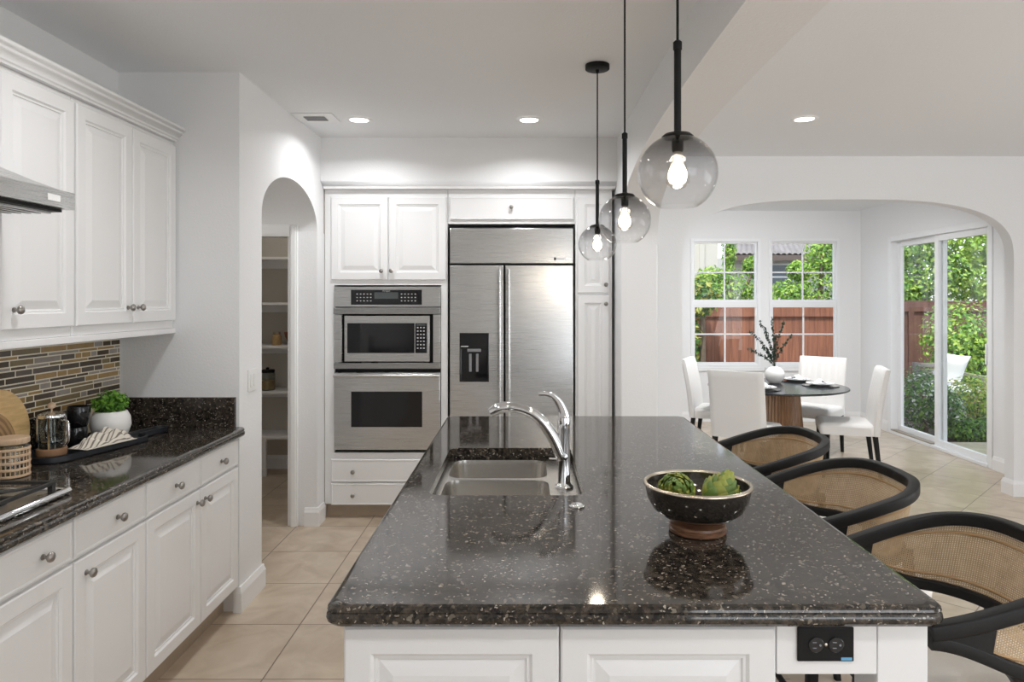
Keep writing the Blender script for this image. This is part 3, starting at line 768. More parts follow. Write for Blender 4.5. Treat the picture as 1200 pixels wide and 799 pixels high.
# boards leaning on the backsplash
def board(name, label, x, y, r, th, mat, lean):
    bm = nb(); lathe(bm, [(r-.004, -th/2), (r, -th/2+.004), (r, th/2-.004), (r-.004, th/2)], 56, Matrix.Rotation(pi/2, 4, 'Y'))
    o = part(name, bm, mat, None, 40, loc=(x, y, CT+r*cos(lean)+th/2*abs(sin(lean))+.0005)); o.rotation_euler = (0, -lean, 0)
    return tag(o, label, 'cutting board')
board('cutting_board', 'large round pale maple cutting board leaning on the tile backsplash', -1.969, 2.64, .148, .018, 'maple', .13)
board('cutting_board', 'smaller round dark ringed wood board leaning in front of the maple one', -1.936, 2.555, .112, .016, 'walnutring', .16)
# outlet on the upstand
def plate(name, label, cat, mw, w_, h_, mat, holes='switch', group=None):
    t = thing(name, label, cat, (0, 0, 0), 0, group); t.matrix_world = mw
    bm = nb(); box(bm, -w_/2, w_/2, -.006, -.0005, -h_/2, h_/2, .002); part('plate', bm, mat, t, 40)
    if holes == 'switch':
        n = max(1, round(w_/.06))
        for i in range(n):
            x = (i-(n-1)/2)*.046
            bm = nb(); box(bm, x-.016, x+.016, -.010, -.0062, -.033, .033, .002); part('rocker', bm, mat, t, 40)
    else:
        for x, z in ((0, .02), (0, -.02)):
            bm = nb(); box(bm, x-.015, x+.015, -.0085, -.0062, z-.014, z+.014, .003); part('socket', bm, mat, t, 40)
    return t
plate('wall_outlet', 'almond outlet plate on the granite upstand behind the white pot', 'outlet', Matrix.Translation((-1.9975, 3.235, 1.005)) @ Matrix.Rotation(pi/2, 4, 'Z'), .075, .115, 'almond', 'outlet')
plate('light_switch', 'white double rocker light switch on the wall beside the pantry arch', 'light switch', Matrix.Translation((-1.4145, 3.66, 1.14)) @ Matrix.Rotation(pi/2, 4, 'Z'), .115, .115, 'plastic')
plate('light_switch', 'white light switch on the wall right beside the sliding glass door', 'light switch', Matrix.Translation((4.3295, 6.25, 1.125)) @ Matrix.Rotation(-pi/2, 4, 'Z'), .075, .12, 'plastic')

# ------------------------------------------------------------------ back run: ovens, refrigerator, cabinets
YB = 4.985
def bx(px): return (px-612)/(F/YB)
def bz(py): return 1.56-(py-351)/(F/YB)
def tall(name, label, cat, px0, px1): return thing(name, label, cat, (bx(px0), YB+.019, 0), 0)
t = tall('oven_cabinet', 'tall white cabinet built around the wall ovens with doors above and drawers below', 'cabinet', 379.8, 524.5)
X0 = bx(379.8)
def lx(px): return bx(px)-X0
w_ = lx(524.3)
bm = nb()
box(bm, 0, w_, 0, .6, bz(334), 2.345, .001); box(bm, 0, w_, 0, .6, .10, bz(531), .001)
box(bm, 0, lx(391), 0, .6, bz(531), bz(334)); box(bm, lx(516.5), w_, 0, .6, bz(531), bz(334)); box(bm, lx(391), lx(516.5), .5, .6, bz(531), bz(334))
part('carcass', bm, 'white', t, 30)
bm = nb(); box(bm, 0, w_, .055, .075, 0, .10); part('toe_kick', bm, 'toe', t, 0, label='tan tiled toe kick')
front('door', lx(387.5), lx(454.5), bz(328), bz(230.5), t, [(lx(447.3), bz(317.5))]); front('door', lx(455.5), lx(522.5), bz(328), bz(230.5), t, [(lx(459), bz(317.5))])
front('drawer', lx(387.5), lx(522.5), bz(565), bz(538), t, [(lx(414), bz(552.5)), (lx(496), bz(552.5))]); front('drawer', lx(387.5), lx(522.5), bz(592), bz(566.5), t, [(lx(414), bz(580)), (lx(496), bz(580))])

# built-in microwave
MX0, MX1 = bx(391.3), bx(516)
t = thing('microwave_oven', 'built-in stainless microwave with a black keypad above the wall oven', 'microwave', (0, YB+.019, 0))
def ob(x0, x1, z0, z1, y0, y1, bev=.002): b_ = nb(); box(b_, bx(x0), bx(x1), y0, y1, bz(z0), bz(z1), bev); return b_
part('housing', ob(392, 515.5, 430, 337, .01, .45, 0), 'blackmetal', t, 0)
part('control_panel', ob(391.3, 516, 359.5, 336, -.022, .008), 'steel', t, 30)
cp = part('control_glass', ob(411.5, 494.5, 357, 339.5, -.026, -.0225, .001), 'black', t, 30)
part('display', ob(439, 467, 350, 342.5, -.0268, -.0263, 0), 'lcd', cp, 0)
for o_ in (418, 470):
    bm = nb()
    for i in range(5):
        for j in range(3): box(bm, bx(o_+i*4), bx(o_+i*4+1.6), -.0268, -.0263, bz(345+j*4), bz(344+j*4))
    part('key_marks', bm, 'ink', cp, 0)
text('lettering', 'Monogram', .012, 'ink', cp, Matrix.Translation((bx(453), -.0264, bz(340.9))) @ FACE_CAM)
bm = nb(); box(bm, MX0, MX1, -.035, .008, bz(368), bz(360.3), .003); part('trim_strip', bm, 'steeldark', t, 30)
bm = nb(); box(bm, MX0, MX1, -.03, .008, bz(432), bz(425), .003); part('trim_strip', bm, 'steeldark', t, 30)
bm = nb(); box(bm, MX0, bx(400.5), -.02, .008, bz(424.6), bz(368.4), .002); part('side_trim', bm, 'steel', t, 30); bm = nb(); box(bm, bx(507.5), MX1, -.02, .008, bz(424.6), bz(368.4), .002); part('side_trim', bm, 'steel', t, 30)
dr = part('door', ob(404, 503.5, 423.5, 370, -.03, .0, .003), 'steel', t, 30)
part('window', ob(407.5, 486, 413.5, 378.5, -.0335, -.0305, .001), 'black', dr, 0)
kp = part('keypad', ob(487, 500.5, 413.5, 378.5, -.0335, -.0305, .001), 'black', dr, 0)
bm = nb()
for i in range(3):
    for j in range(7): box(bm, bx(489+i*3.6), bx(490.8+i*3.6), -.0342, -.0337, bz(384.4+j*4), bz(383+j*4))
part('key_marks', bm, 'ink', kp, 0)
bm = nb(); box(bm, bx(488.5), bx(499), -.0342, -.0337, bz(381.5), bz(379.5)); part('display', bm, 'lcd', kp, 0)
# wall oven
t = thing('wall_oven', 'built-in stainless wall oven with a bar handle and dark window', 'oven', (0, YB+.019, 0))
part('housing', ob(392, 515.5, 529.5, 432.5, .01, .48, 0), 'blackmetal', t, 0)
dr = part('door', ob(391.5, 515.8, 526.8, 436.5, -.03, .006, .004), 'steel', t, 30)
part('window', ob(412, 495, 500, 458.5, -.0335, -.0305, .001), 'black', dr, 0)
bm = nb(); tube(bm, [(bx(393), -.068, bz(439.5)), (bx(514.5), -.068, bz(439.5))], .0125, 14)
for px in (400, 507): tube(bm, [(bx(px), -.068, bz(439.5)), (bx(px), -.03, bz(439.5))], .008, 10)
part('handle', bm, 'steel', dr, 50)

# refrigerator
t = thing('refrigerator', 'built-in side by side stainless refrigerator with a water dispenser', 'refrigerator', (0, YB+.019, 0))
part('housing', ob(526, 673, 606, 265.5, .012, .6, 0), 'blackmetal', t, 0)
g = part('grille_panel', ob(527.5, 671.5, 308.5, 267.5, -.028, .01, .003), 'steel', t, 30)
bd = part('badge', ob(648.5, 663, 305.5, 301, -.0295, -.0282, .0004), 'plastic', g, 0, label='small pale nameplate with dark lettering')
text('lettering', 'Monogram', .0125, 'darkink', bd, Matrix.Translation((bx(656.8), -.0297, bz(303.2))) @ FACE_CAM)
part('emblem', ob(649, 651.6, 305, 301.6, -.0303, -.0297, 0), 'darkink', bd, 0)
ld = part('door', ob(527.5, 590.2, 600, 311, -.034, .01, .004), 'steel', t, 30)
rd = part('door', ob(592.4, 671.5, 600, 311, -.034, .01, .004), 'steel', t, 30)
for px, p in ((586, ld), (596.5, rd)):
    bm = nb(); tube(bm, [(bx(px), -.085, bz(316)), (bx(px), -.085, bz(585))], .0115, 14)
    for py in (322, 578): tube(bm, [(bx(px), -.085, bz(py)), (bx(px), -.034, bz(py))], .009, 10)
    part('handle', bm, 'steel', p, 50)
bm = nb(); xs = (bx(538.8), bx(573.2)); zs = (bz(447), bz(390))
rs = [ring(bm, [(xs[0]+i, y_, zs[0]+i), (xs[1]-i, y_, zs[0]+i), (xs[1]-i, y_, zs[1]-j), (xs[0]+i, y_, zs[1]-j)]) for i, j, y_ in ((0, 0, -.0342), (0, 0, -.039), (.004, .004, -.041), (.008, .11, -.041), (.012, .115, -.0385))]
for a, b in zip(rs, rs[1:]): bridge(bm, a, b)
bm.faces.new(rs[-1])
dp = part('dispenser', bm, 'black', ld, 20, label='black water and ice dispenser')
bm = nb(); box(bm, bx(550), bx(553), -.045, -.039, bz(435), bz(414), .002); box(bm, bx(558), bx(561), -.045, -.039, bz(435), bz(414), .002); box(bm, bx(548), bx(564), -.047, -.039, bz(412), bz(408.5), .002); part('lever', bm, 'grey', dp, 30)
bm = nb(); box(bm, bx(540.5), bx(549), -.0418, -.0412, bz(406), bz(405)); part('key_marks', bm, 'ink', dp, 0)
part('kick_panel', ob(527, 672, 606, 601.5, -.01, .011, 0), 'blackmetal', t, 0)
t = tall('fridge_cabinet', 'low white cabinet with one knob above the refrigerator', 'cabinet', 524.8, 674)
X0 = bx(524.8); carcass(t, lx(674), .6, bz(262), 2.345)
front('drawer', lx(526.8), lx(672.3), bz(257.5), bz(230.5), t, [(lx(599.3), bz(243))])
t = tall('pantry_cabinet', 'narrow tall white cabinet between the refrigerator and the column', 'cabinet', 674.4, 717.5)
X0 = bx(674.4); carcass(t, lx(717.5), .6, .10, 2.345, True)
front('door', lx(676.5), lx(714), bz(343.5), bz(230.5), t, [(lx(709.8), bz(333.5))]); front('door', lx(676.5), lx(714), bz(592), bz(346), t, [(lx(709.8), bz(356))])
bm = nb(); prism(bm, [(4.99, 2.346), (4.955, 2.346), (4.955, 2.362), (4.965, 2.372), (4.978, 2.372), (4.99, 2.356)], 'X', -1.41, .66)
# thin top bead of the back run
bm2 = bm; tag(part('crown_bead', bm2, 'white', ang=20), 'thin white bead along the top of the back cabinets', 'molding')

# ------------------------------------------------------------------ pantry
SH = (1.936, 1.534, 1.154, .752, .357)
SHL = ('top pantry shelf of white board, empty', 'second white pantry shelf from the top, empty', 'white pantry shelf carrying the small amber jar', 'white pantry shelf carrying the black lidded jar', 'lowest white pantry shelf on a post')
for i, z in enumerate(SH):
    t = thing('pantry_shelf', SHL[i], 'shelf', (0, 0, z), 0, 'white shelves in the pantry')
    bm = nb(); box(bm, -2.865, -1.505, 6.15, 6.465, -.022, 0, .002); part('board', bm, 'white', t, 30)
    bm = nb(); box(bm, -2.865, -1.505, 6.447, 6.465, -.09, -.022); part('cleat', bm, 'white', t, 30)
    if i == 4:
        bm = nb(); box(bm, -2.29, -2.255, 6.155, 6.19, -.356, -.022); part('post', bm, 'white', t, 30)
t = thing('jar', 'small amber glass jar on the middle pantry shelf', 'jar', (-2.196, 6.26, 1.1545))
bm = nb(); lathe(bm, [(.035, 0), (.04, .004), (.04, .08), (.03, .09), (.03, .1)], 20); part('body', bm, 'oat', t, 40)
bm = nb(); lathe(bm, [(.033, .1005), (.033, .118), (0, .119)], 20); part('lid', bm, 'track', t, 40)
bm = nb(); lathe(bm, [(.05, 0), (.06, .004), (.10, .07), (.112, .115), (.107, .115), (.095, .07), (.05, .012), (0, .011)], 28)
tag(part('bowl', bm, 'basket', None, 40, loc=(-2.022, 6.28, 1.1545)), 'dark brown bowl on the pantry shelf beside the amber jar', 'bowl')
t = thing('jar', 'glass jar of dry grain with a black lid on a pantry shelf', 'jar', (-2.275, 6.25, .7525))
bm = nb(); lathe(bm, [(.06, 0), (.066, .004), (.066, .15), (.055, .158), (.053, .158), (.063, .146), (.063, .008), (0, .007)], 24); part('glass', bm, 'jar', t, 40)
bm = nb(); lathe(bm, [(.061, .009), (.061, .085), (0, .09)], 24); part('grain', bm, 'oat', t, 40)
bm = nb(); lathe(bm, [(.06, .1585), (.062, .162), (.062, .182), (.012, .186), (.016, .2), (0, .205)], 24); part('lid', bm, 'blackmetal', t, 40, label='black lid')
pl = area('pantry_fill', (-2.1, 5.6, ZC-.02), (0, 0, -1), .25, .25, 3, (1, .92, .82), 'DISK')  # unseen disk light added to lift the enclosed pantry
vl = area('vestibule_fill', (-2.0, 4.315, 2.28), (0, 0, -1), .12, .12, 1.2, (1, .95, .88), 'DISK')  # bare fill light added under the vault, no fitting modelled

# ------------------------------------------------------------------ island
IX0, IX1, IY0, IY1, IZ = -.413, .884, 1.446, 3.835, .924
SX0, SX1, SY0, SY1 = -.308, .205, 2.275, 3.0
e = [(.016, 0), (.008, -.002), (.003, -.007), (.002, -.012), (.004, -.016), (.001, -.021), (0, -.028), (.002, -.036), (.008, -.043), (.018, -.047)]
bm = nb()
rs = [ring(bm, rrect(IX0+i, IX1-i, IY0+i, IY1-i, .03, IZ+d_, 6)) for i, d_ in e]
for a, b in zip(rs, rs[1:]): bridge(bm, a, b)
h0 = ring(bm, rrect(SX0, SX1, SY0, SY1, .045, IZ, 7)); h1 = ring(bm, rrect(SX0, SX1, SY0, SY1, .045, IZ-.032, 7)); h2 = ring(bm, rrect(SX0-.01, SX1+.01, SY0-.01, SY1+.01, .05, IZ-.047, 7))
bridge(bm, h0, h1); bridge(bm, h1, h2)
def fill(a, b):
    es = []
    for rg in (a, b):
        for i in range(len(rg)):
            e_ = bm.edges.get((rg[i], rg[(i+1) % len(rg)]))
            if e_ is None: e_ = bm.edges.new((rg[i], rg[(i+1) % len(rg)]))
            es.append(e_)
    bmesh.ops.triangle_fill(bm, edges=es, use_beauty=True)
fill(rs[0], h0); fill(rs[-1], h2)
tag(part('island_countertop', bm, 'granite', ang=25), 'black speckled granite island countertop with a sink cutout', 'countertop')
# island base
t = thing('kitchen_island', 'white raised panel kitchen island base under the granite top', 'kitchen island')
bm = nb(); box(bm, -.378, .539, 1.50, 2.2, .10, .876, .001); box(bm, -.378, .539, 3.08, 3.8, .10, .876, .001)
box(bm, -.378, -.36, 2.2, 3.08, .10, .876); box(bm, .51, .539, 2.2, 3.08, .10, .876); box(bm, -.36, .51, 2.2, 3.08, .10, .12)
part('carcass', bm, 'white', t, 30)
for a, b in ((-.378, .0775), (.0815, .537)):
    bm = nb(); panel(bm, a, b, .12, .866, 1.4995, .019, True, .062); part('end_panel', bm, 'white', t, 20)
bm = nb(); box(bm, -.33, .50, 1.55, 3.75, 0, .10); part('plinth', bm, 'white', t, 0)
bm = nb(); box(bm, .5395, .752, 1.483, 1.503, .766, .876, .002); part('apron', bm, 'white', t, 30)
bm = nb(); box(bm, .5395, .752, 3.77, 3.79, .766, .876, .002); part('apron', bm, 'white', t, 30)
for y0 in (1.481, 3.70):
    bm = nb(); box(bm, .7525, .859, y0, y0+.107, .03, .876, .003); box(bm, .744, .867, y0-.008, y0+.115, 0, .11, .004); part('leg', bm, 'white', t, 30)
bm = nb(); box(bm, .772, .84, 1.588, 3.70, .80, .876, .002); part('rail', bm, 'white', t, 30)
t = thing('island_outlet', 'black duplex outlet set sideways in the island apron', 'outlet', (.641, 1.4828, .832))
bm = nb(); box(bm, -.0595, .0595, -.006, -.0005, -.036, .036, .002); part('plate', bm, 'blackmetal', t, 40)
for x in (-.021, .021):
    bm = nb(); lathe(bm, [(.0165, 0), (.0165, .002), (.015, .003)], 24, Matrix.Translation((x, -.006, 0)) @ KM)
    s_ = part('socket', bm, 'black', t, 40)
    bm = nb()
    for dx, dz in ((-.004, .006), (-.004, -.006)): box(bm, x+dx-.004, x+dx+.004, -.0095, -.0091, dz-.001, dz+.001)
    lathe(bm, [(.0025, 0), (.0025, .0005)], 12, Matrix.Translation((x+.008, -.0091, 0)) @ KM); part('slot', bm, 'grey', s_, 0)
bm = nb(); lathe(bm, [(.0032, 0), (.0032, .001), (0, .0018)], 14, Matrix.Translation((0, -.006, 0)) @ KM); part('screw', bm, 'rim', t, 40)
bm = nb(); box(bm, .032, .055, -.0066, -.0062, -.033, -.027); part('sticker', bm, 'switchblue', t, 0, label='tiny blue sticker')

# sink
t = thing('kitchen_sink', 'double bowl stainless undermount sink in the granite island', 'sink')
bm = nb(); ZS = IZ-.0475
fl = ring(bm, rrect(SX0-.028, SX1+.028, SY0-.028, SY1+.028, .06, ZS, 7))
ymid = 2.665
bowls = [rrect(SX0+.022, .098, SY0+.018, ymid-.014, .055, ZS, 7), rrect(SX0+.022, .098, ymid+.014, SY1-.02, .055, ZS, 7)]
bl = [ring(bm, b) for b in bowls]
es = []
for rg in [fl]+bl:
    for i in range(len(rg)): es.append(bm.edges.new((rg[i], rg[(i+1) % len(rg)])))
bmesh.ops.triangle_fill(bm, edges=es, use_beauty=True)
for rg, b in zip(bl, bowls):
    c = sum(b, Vector())/len(b); prev = rg
    for sc, dz in ((.995, -.006), (.985, -.02), (.96, -.14), (.92, -.165), (.80, -.178), (.2, -.183)):
        nx = ring(bm, [c+(v-c)*sc+Vector((0, 0, dz)) for v in b]); bridge(bm, prev, nx); prev = nx
    bm.faces.new(prev)
part('basin', bm, 'sinksteel', t, 40)
for yc in (2.467, 2.83):
    bm = nb(); lathe(bm, [(.042, 0), (.042, .004), (.034, .005), (.03, .001), (0, .0012)], 24, Matrix.Translation((-.094, yc, ZS-.1825))); part('drain', bm, 'chrome', t, 40)
# faucet
FX, FY, FZ = .152, 2.545, ZS+.0005
t = thing('faucet', 'chrome pull-out kitchen faucet rising beside the island sink', 'faucet', (FX, FY, FZ))
bm = nb(); lathe(bm, [(.034, 0), (.034, .006), (.026, .012), (.0225, .02), (.0215, .10), (.0205, .19), (.0225, .215), (.0235, .24), (.021, .255), (.0, .262)], 28); part('body', bm, 'chrome', t, 50)
bm = nb(); sp = smooth_pts([(-.004, 0, .105), (-.035, 0, .175), (-.075, 0, .235), (-.115, 0, .268), (-.16, 0, .286), (-.205, 0, .292), (-.24, 0, .286), (-.268, 0, .272)], 5)
n_ = len(sp); rr = [.0245-.0075*min(1, i/(n_*.55)) + (.004*sin(max(0, (i/(n_-1)-.62)/.38)*pi)) for i in range(n_)]
tube(bm, sp, rr, 16); part('spout', bm, 'chrome', t, 50)
bm = nb(); tube(bm, [(-.135, 0, .2765), (-.139, 0, .278)], .0168, 16); part('spray_joint', bm, 'blackmetal', t, 40)
bm = nb(); lv = smooth_pts([(0, 0, .255), (-.004, 0, .278), (-.016, 0, .305), (-.035, 0, .328), (-.06, 0, .340), (-.092, 0, .340)], 5)
sweep(bm, lv, rprof(.026, .014, .006, 4), (0, 1, 0), [((1.5-.9*(i/(len(lv)-1))), (1.0-.1*i/len(lv))) for i in range(len(lv))])
part('handle', bm, 'chrome', t, 50)
bm = nb(); tube(bm, [(-.018, -.006, .105), (-.055, -.012, .108)], .003, 8); lathe(bm, [(.012, 0), (.012, .005), (0, .007)], 14, Matrix.Translation((.0, -.022, .115)) @ KM); part('side_pin', bm, 'chrome', t, 40)
bm = nb(); lathe(bm, [(.024, 0), (.024, .004), (.018, .007), (.017, .009), (0, .0095)], 28)
tag(part('air_switch', bm, 'chrome', None, 40, loc=(.167, 2.147, IZ+.0005)), 'round chrome push button set in the granite beside the sink', 'button')
# bowl of artichokes
BX, BY = .482, 1.925
t = thing('footed_bowl', 'dark polished footed bowl with a pale rim on the island', 'bowl', (BX, BY, IZ+.0005)); t.scale = (1.1, 1.1, .93)
bm = nb(); lathe(bm, [(.066, 0), (.070, .003), (.071, .012), (.067, .015), (.069, .018), (.068, .025), (.062, .029), (.055, .031), (.05, .034), (.05, .044), (0, .045)], 44); part('foot', bm, 'footwood', t, 40, label='turned brown wooden foot')
bm = nb()
po = [(.045, .036), (.058, .038), (.086, .047), (.110, .068), (.123, .096), (.128, .123), (.129, .138)]
pi_ = [(.124, .138), (.122, .12), (.116, .1), (.1, .075), (.08, .058), (.05, .049), (0, .047)]
lathe(bm, po+pi_, 56); part('body', bm, 'bowl', t, 50)
bm = nb(); lathe(bm, [(.1235, .1372), (.1235, .141), (.127, .1445), (.132, .1435), (.134, .140), (.1335, .137), (.130, .1355)], 56, cap0=False, cap1=False)
part('rim', bm, 'rim', t, 50, label='pale bronze rim')
def artichoke(loc, r, tilt, mats, label, seed):
    rg = random.Random(seed)
    o = thing('artichoke', label, 'artichoke', loc, 0, 'artichokes in the bowl'); o.rotation_euler = tilt
    bm = nb(); lathe(bm, [(.2*r, -.75*r), (.6*r, -.6*r), (.82*r, -.1*r), (.7*r, .4*r), (.35*r, .8*r), (0, .95*r)], 16)
    for lvl in range(9):
        f = lvl/8; z0 = -.75*r+1.45*r*f; rad = r*(.55+.42*sin(min(1, f*1.15+.12)*pi)) if f < .8 else r*(.5-.9*(f-.8)); n = 9 if f < .6 else 7 if f < .85 else 5
        for i in range(n):
            a = 2*pi*(i+.5*(lvl % 2))/n+rg.uniform(-.08, .08); out = Vector((cos(a), sin(a), 0)); sd = Vector((-sin(a), cos(a), 0)); up = Vector((0, 0, 1))
            wd = r*.42*(1-.35*f); ln = r*.72; lean = .34*(1-f)-.15*f; g_ = []
            for u, ws in ((0, .6), (.35, 1), (.7, .85), (1, .06)):
                c_ = out*(rad*(.88+.16*sin(u*pi*.6))+lean*ln*u*.6-.10*r*u*u) + up*(z0+ln*u)
                th = .06*r
                g_.append([c_+sd*wd*ws-out*th, c_+sd*wd*ws*.5+out*th*.5, c_+out*th, c_-sd*wd*ws*.5+out*th*.5, c_-sd*wd*ws-out*th])
            vs = [ring(bm, q) for q in g_]
            mi = rg.randrange(2)
            for p_, q_ in zip(vs, vs[1:]): bridge(bm, p_, q_, False, mi)
    part('bracts', bm, mats, o, 60)
    bm = nb(); tube(bm, [(0, 0, -.7*r), (0, 0, -.98*r)], [.22*r, .2*r], 10); part('stem', bm, mats[:1], o, 40)
ZB = IZ+.115
artichoke((BX-.062, BY-.02, ZB-.003), .049, (.75, -.75, .3), ['arti1', 'arti2'], 'yellow green artichoke lying on its side in the bowl, scales open', 3)
artichoke((BX+.060, BY-.012, ZB-.012), .050, (.35, .25, 1.2), ['arti2', 'arti1'], 'greener artichoke leaning tip up in the bowl', 5)

# ------------------------------------------------------------------ pendants
def pendant(y, zc, label):
    t = thing('pendant_lamp', label, 'pendant lamp', (.364, y, zc), 0, 'smoked glass globe pendants over the island')
    r = .0925
    bm = nb(); a0 = .36; a1 = 2.62
    pr = [(r*sin(a0+(a1-a0)*i/22), r*.98*cos(a0+(a1-a0)*i/22)) for i in range(23)]
    pr += [(p[0]-.0022*sin(a0+(a1-a0)*(22-i)/22), p[1]-.0022*cos(a0+(a1-a0)*(22-i)/22)) for i, p in enumerate(reversed(pr))]
    lathe(bm, pr, 56, cap0=False, cap1=False)
    part('glass_globe', bm, 'smoked', t, 60)
    zt = r*.98*cos(a0)
    bm = nb(); lathe(bm, [(.036, zt-.002), (.037, zt+.001), (.030, zt+.007), (.012, zt+.011), (.009, zt+.013)], 28); part('cap', bm, 'blackmetal', t, 40)
    bm = nb(); lathe(bm, [(.0135, zt-.004), (.0135, zt-.03), (.011, zt-.036)], 20); part('socket', bm, 'blackmetal', t, 40)
    bm = nb(); tube(bm, [(0, 0, zt+.012), (0, 0, zt+.21)], .0085, 12); lathe(bm, [(.0105, zt+.205), (.0105, zt+.222), (.006, zt+.226)], 14); part('rod', bm, 'blackmetal', t, 40)
    bm = nb(); tube(bm, [(0, 0, zt+.222), (0, 0, ZC-zc-.02)], .0032, 8); part('cord', bm, 'blackmetal', t, 40)
    bm = nb(); lathe(bm, [(.0585, ZC-zc-.0005), (.0585, ZC-zc-.022), (.055, ZC-zc-.0245), (.008, ZC-zc-.025), (.006, ZC-zc-.04)], 36); part('canopy', bm, 'blackmetal', t, 40)
    zb = zt-.044
    bm = nb(); lathe(bm, [(.010, zb), (.013, zb-.008), (.022, zb-.028), (.0285, zb-.048), (.027, zb-.062), (.017, zb-.074), (0, zb-.078)], 28, cap0=False); b_ = part('bulb', bm, 'bulbglass', t, 60)
    bm = nb()
    for i in range(4):
        a = i*pi/2
        tube(bm, [(.004*cos(a), .004*sin(a), zb-.006), (.010*cos(a), .010*sin(a), zb-.03), (.006*cos(a+.6), .006*sin(a+.6), zb-.056)], .0016, 5)
    part('filament', bm, 'filament', b_, 40)
    bm = nb(); lathe(bm, [(.003, zb-.014), (.014, zb-.022), (.021, zb-.038), (.0225, zb-.048), (.018, zb-.062), (0, zb-.070)], 18); part('glow_core', bm, 'frostcore', b_, 60)
    l = bpy.data.lights.new('bulb_light', 'POINT'); l.energy = 2.2; l.color = (1, .86, .68); l.shadow_soft_size = .03
    lo = bpy.data.objects.new('bulb_light', l); C.objects.link(lo); lo.parent = t; lo.location = (0, 0, zb-.095)
pendant(1.64, 1.856, 'smoked glass globe pendant closest above the bowl, largest in view')
pendant(2.485, 1.842, 'smoked glass globe pendant hanging in the middle of the three')
pendant(3.39, 1.829, 'smoked glass globe pendant in front of the tall cabinet beside the refrigerator')

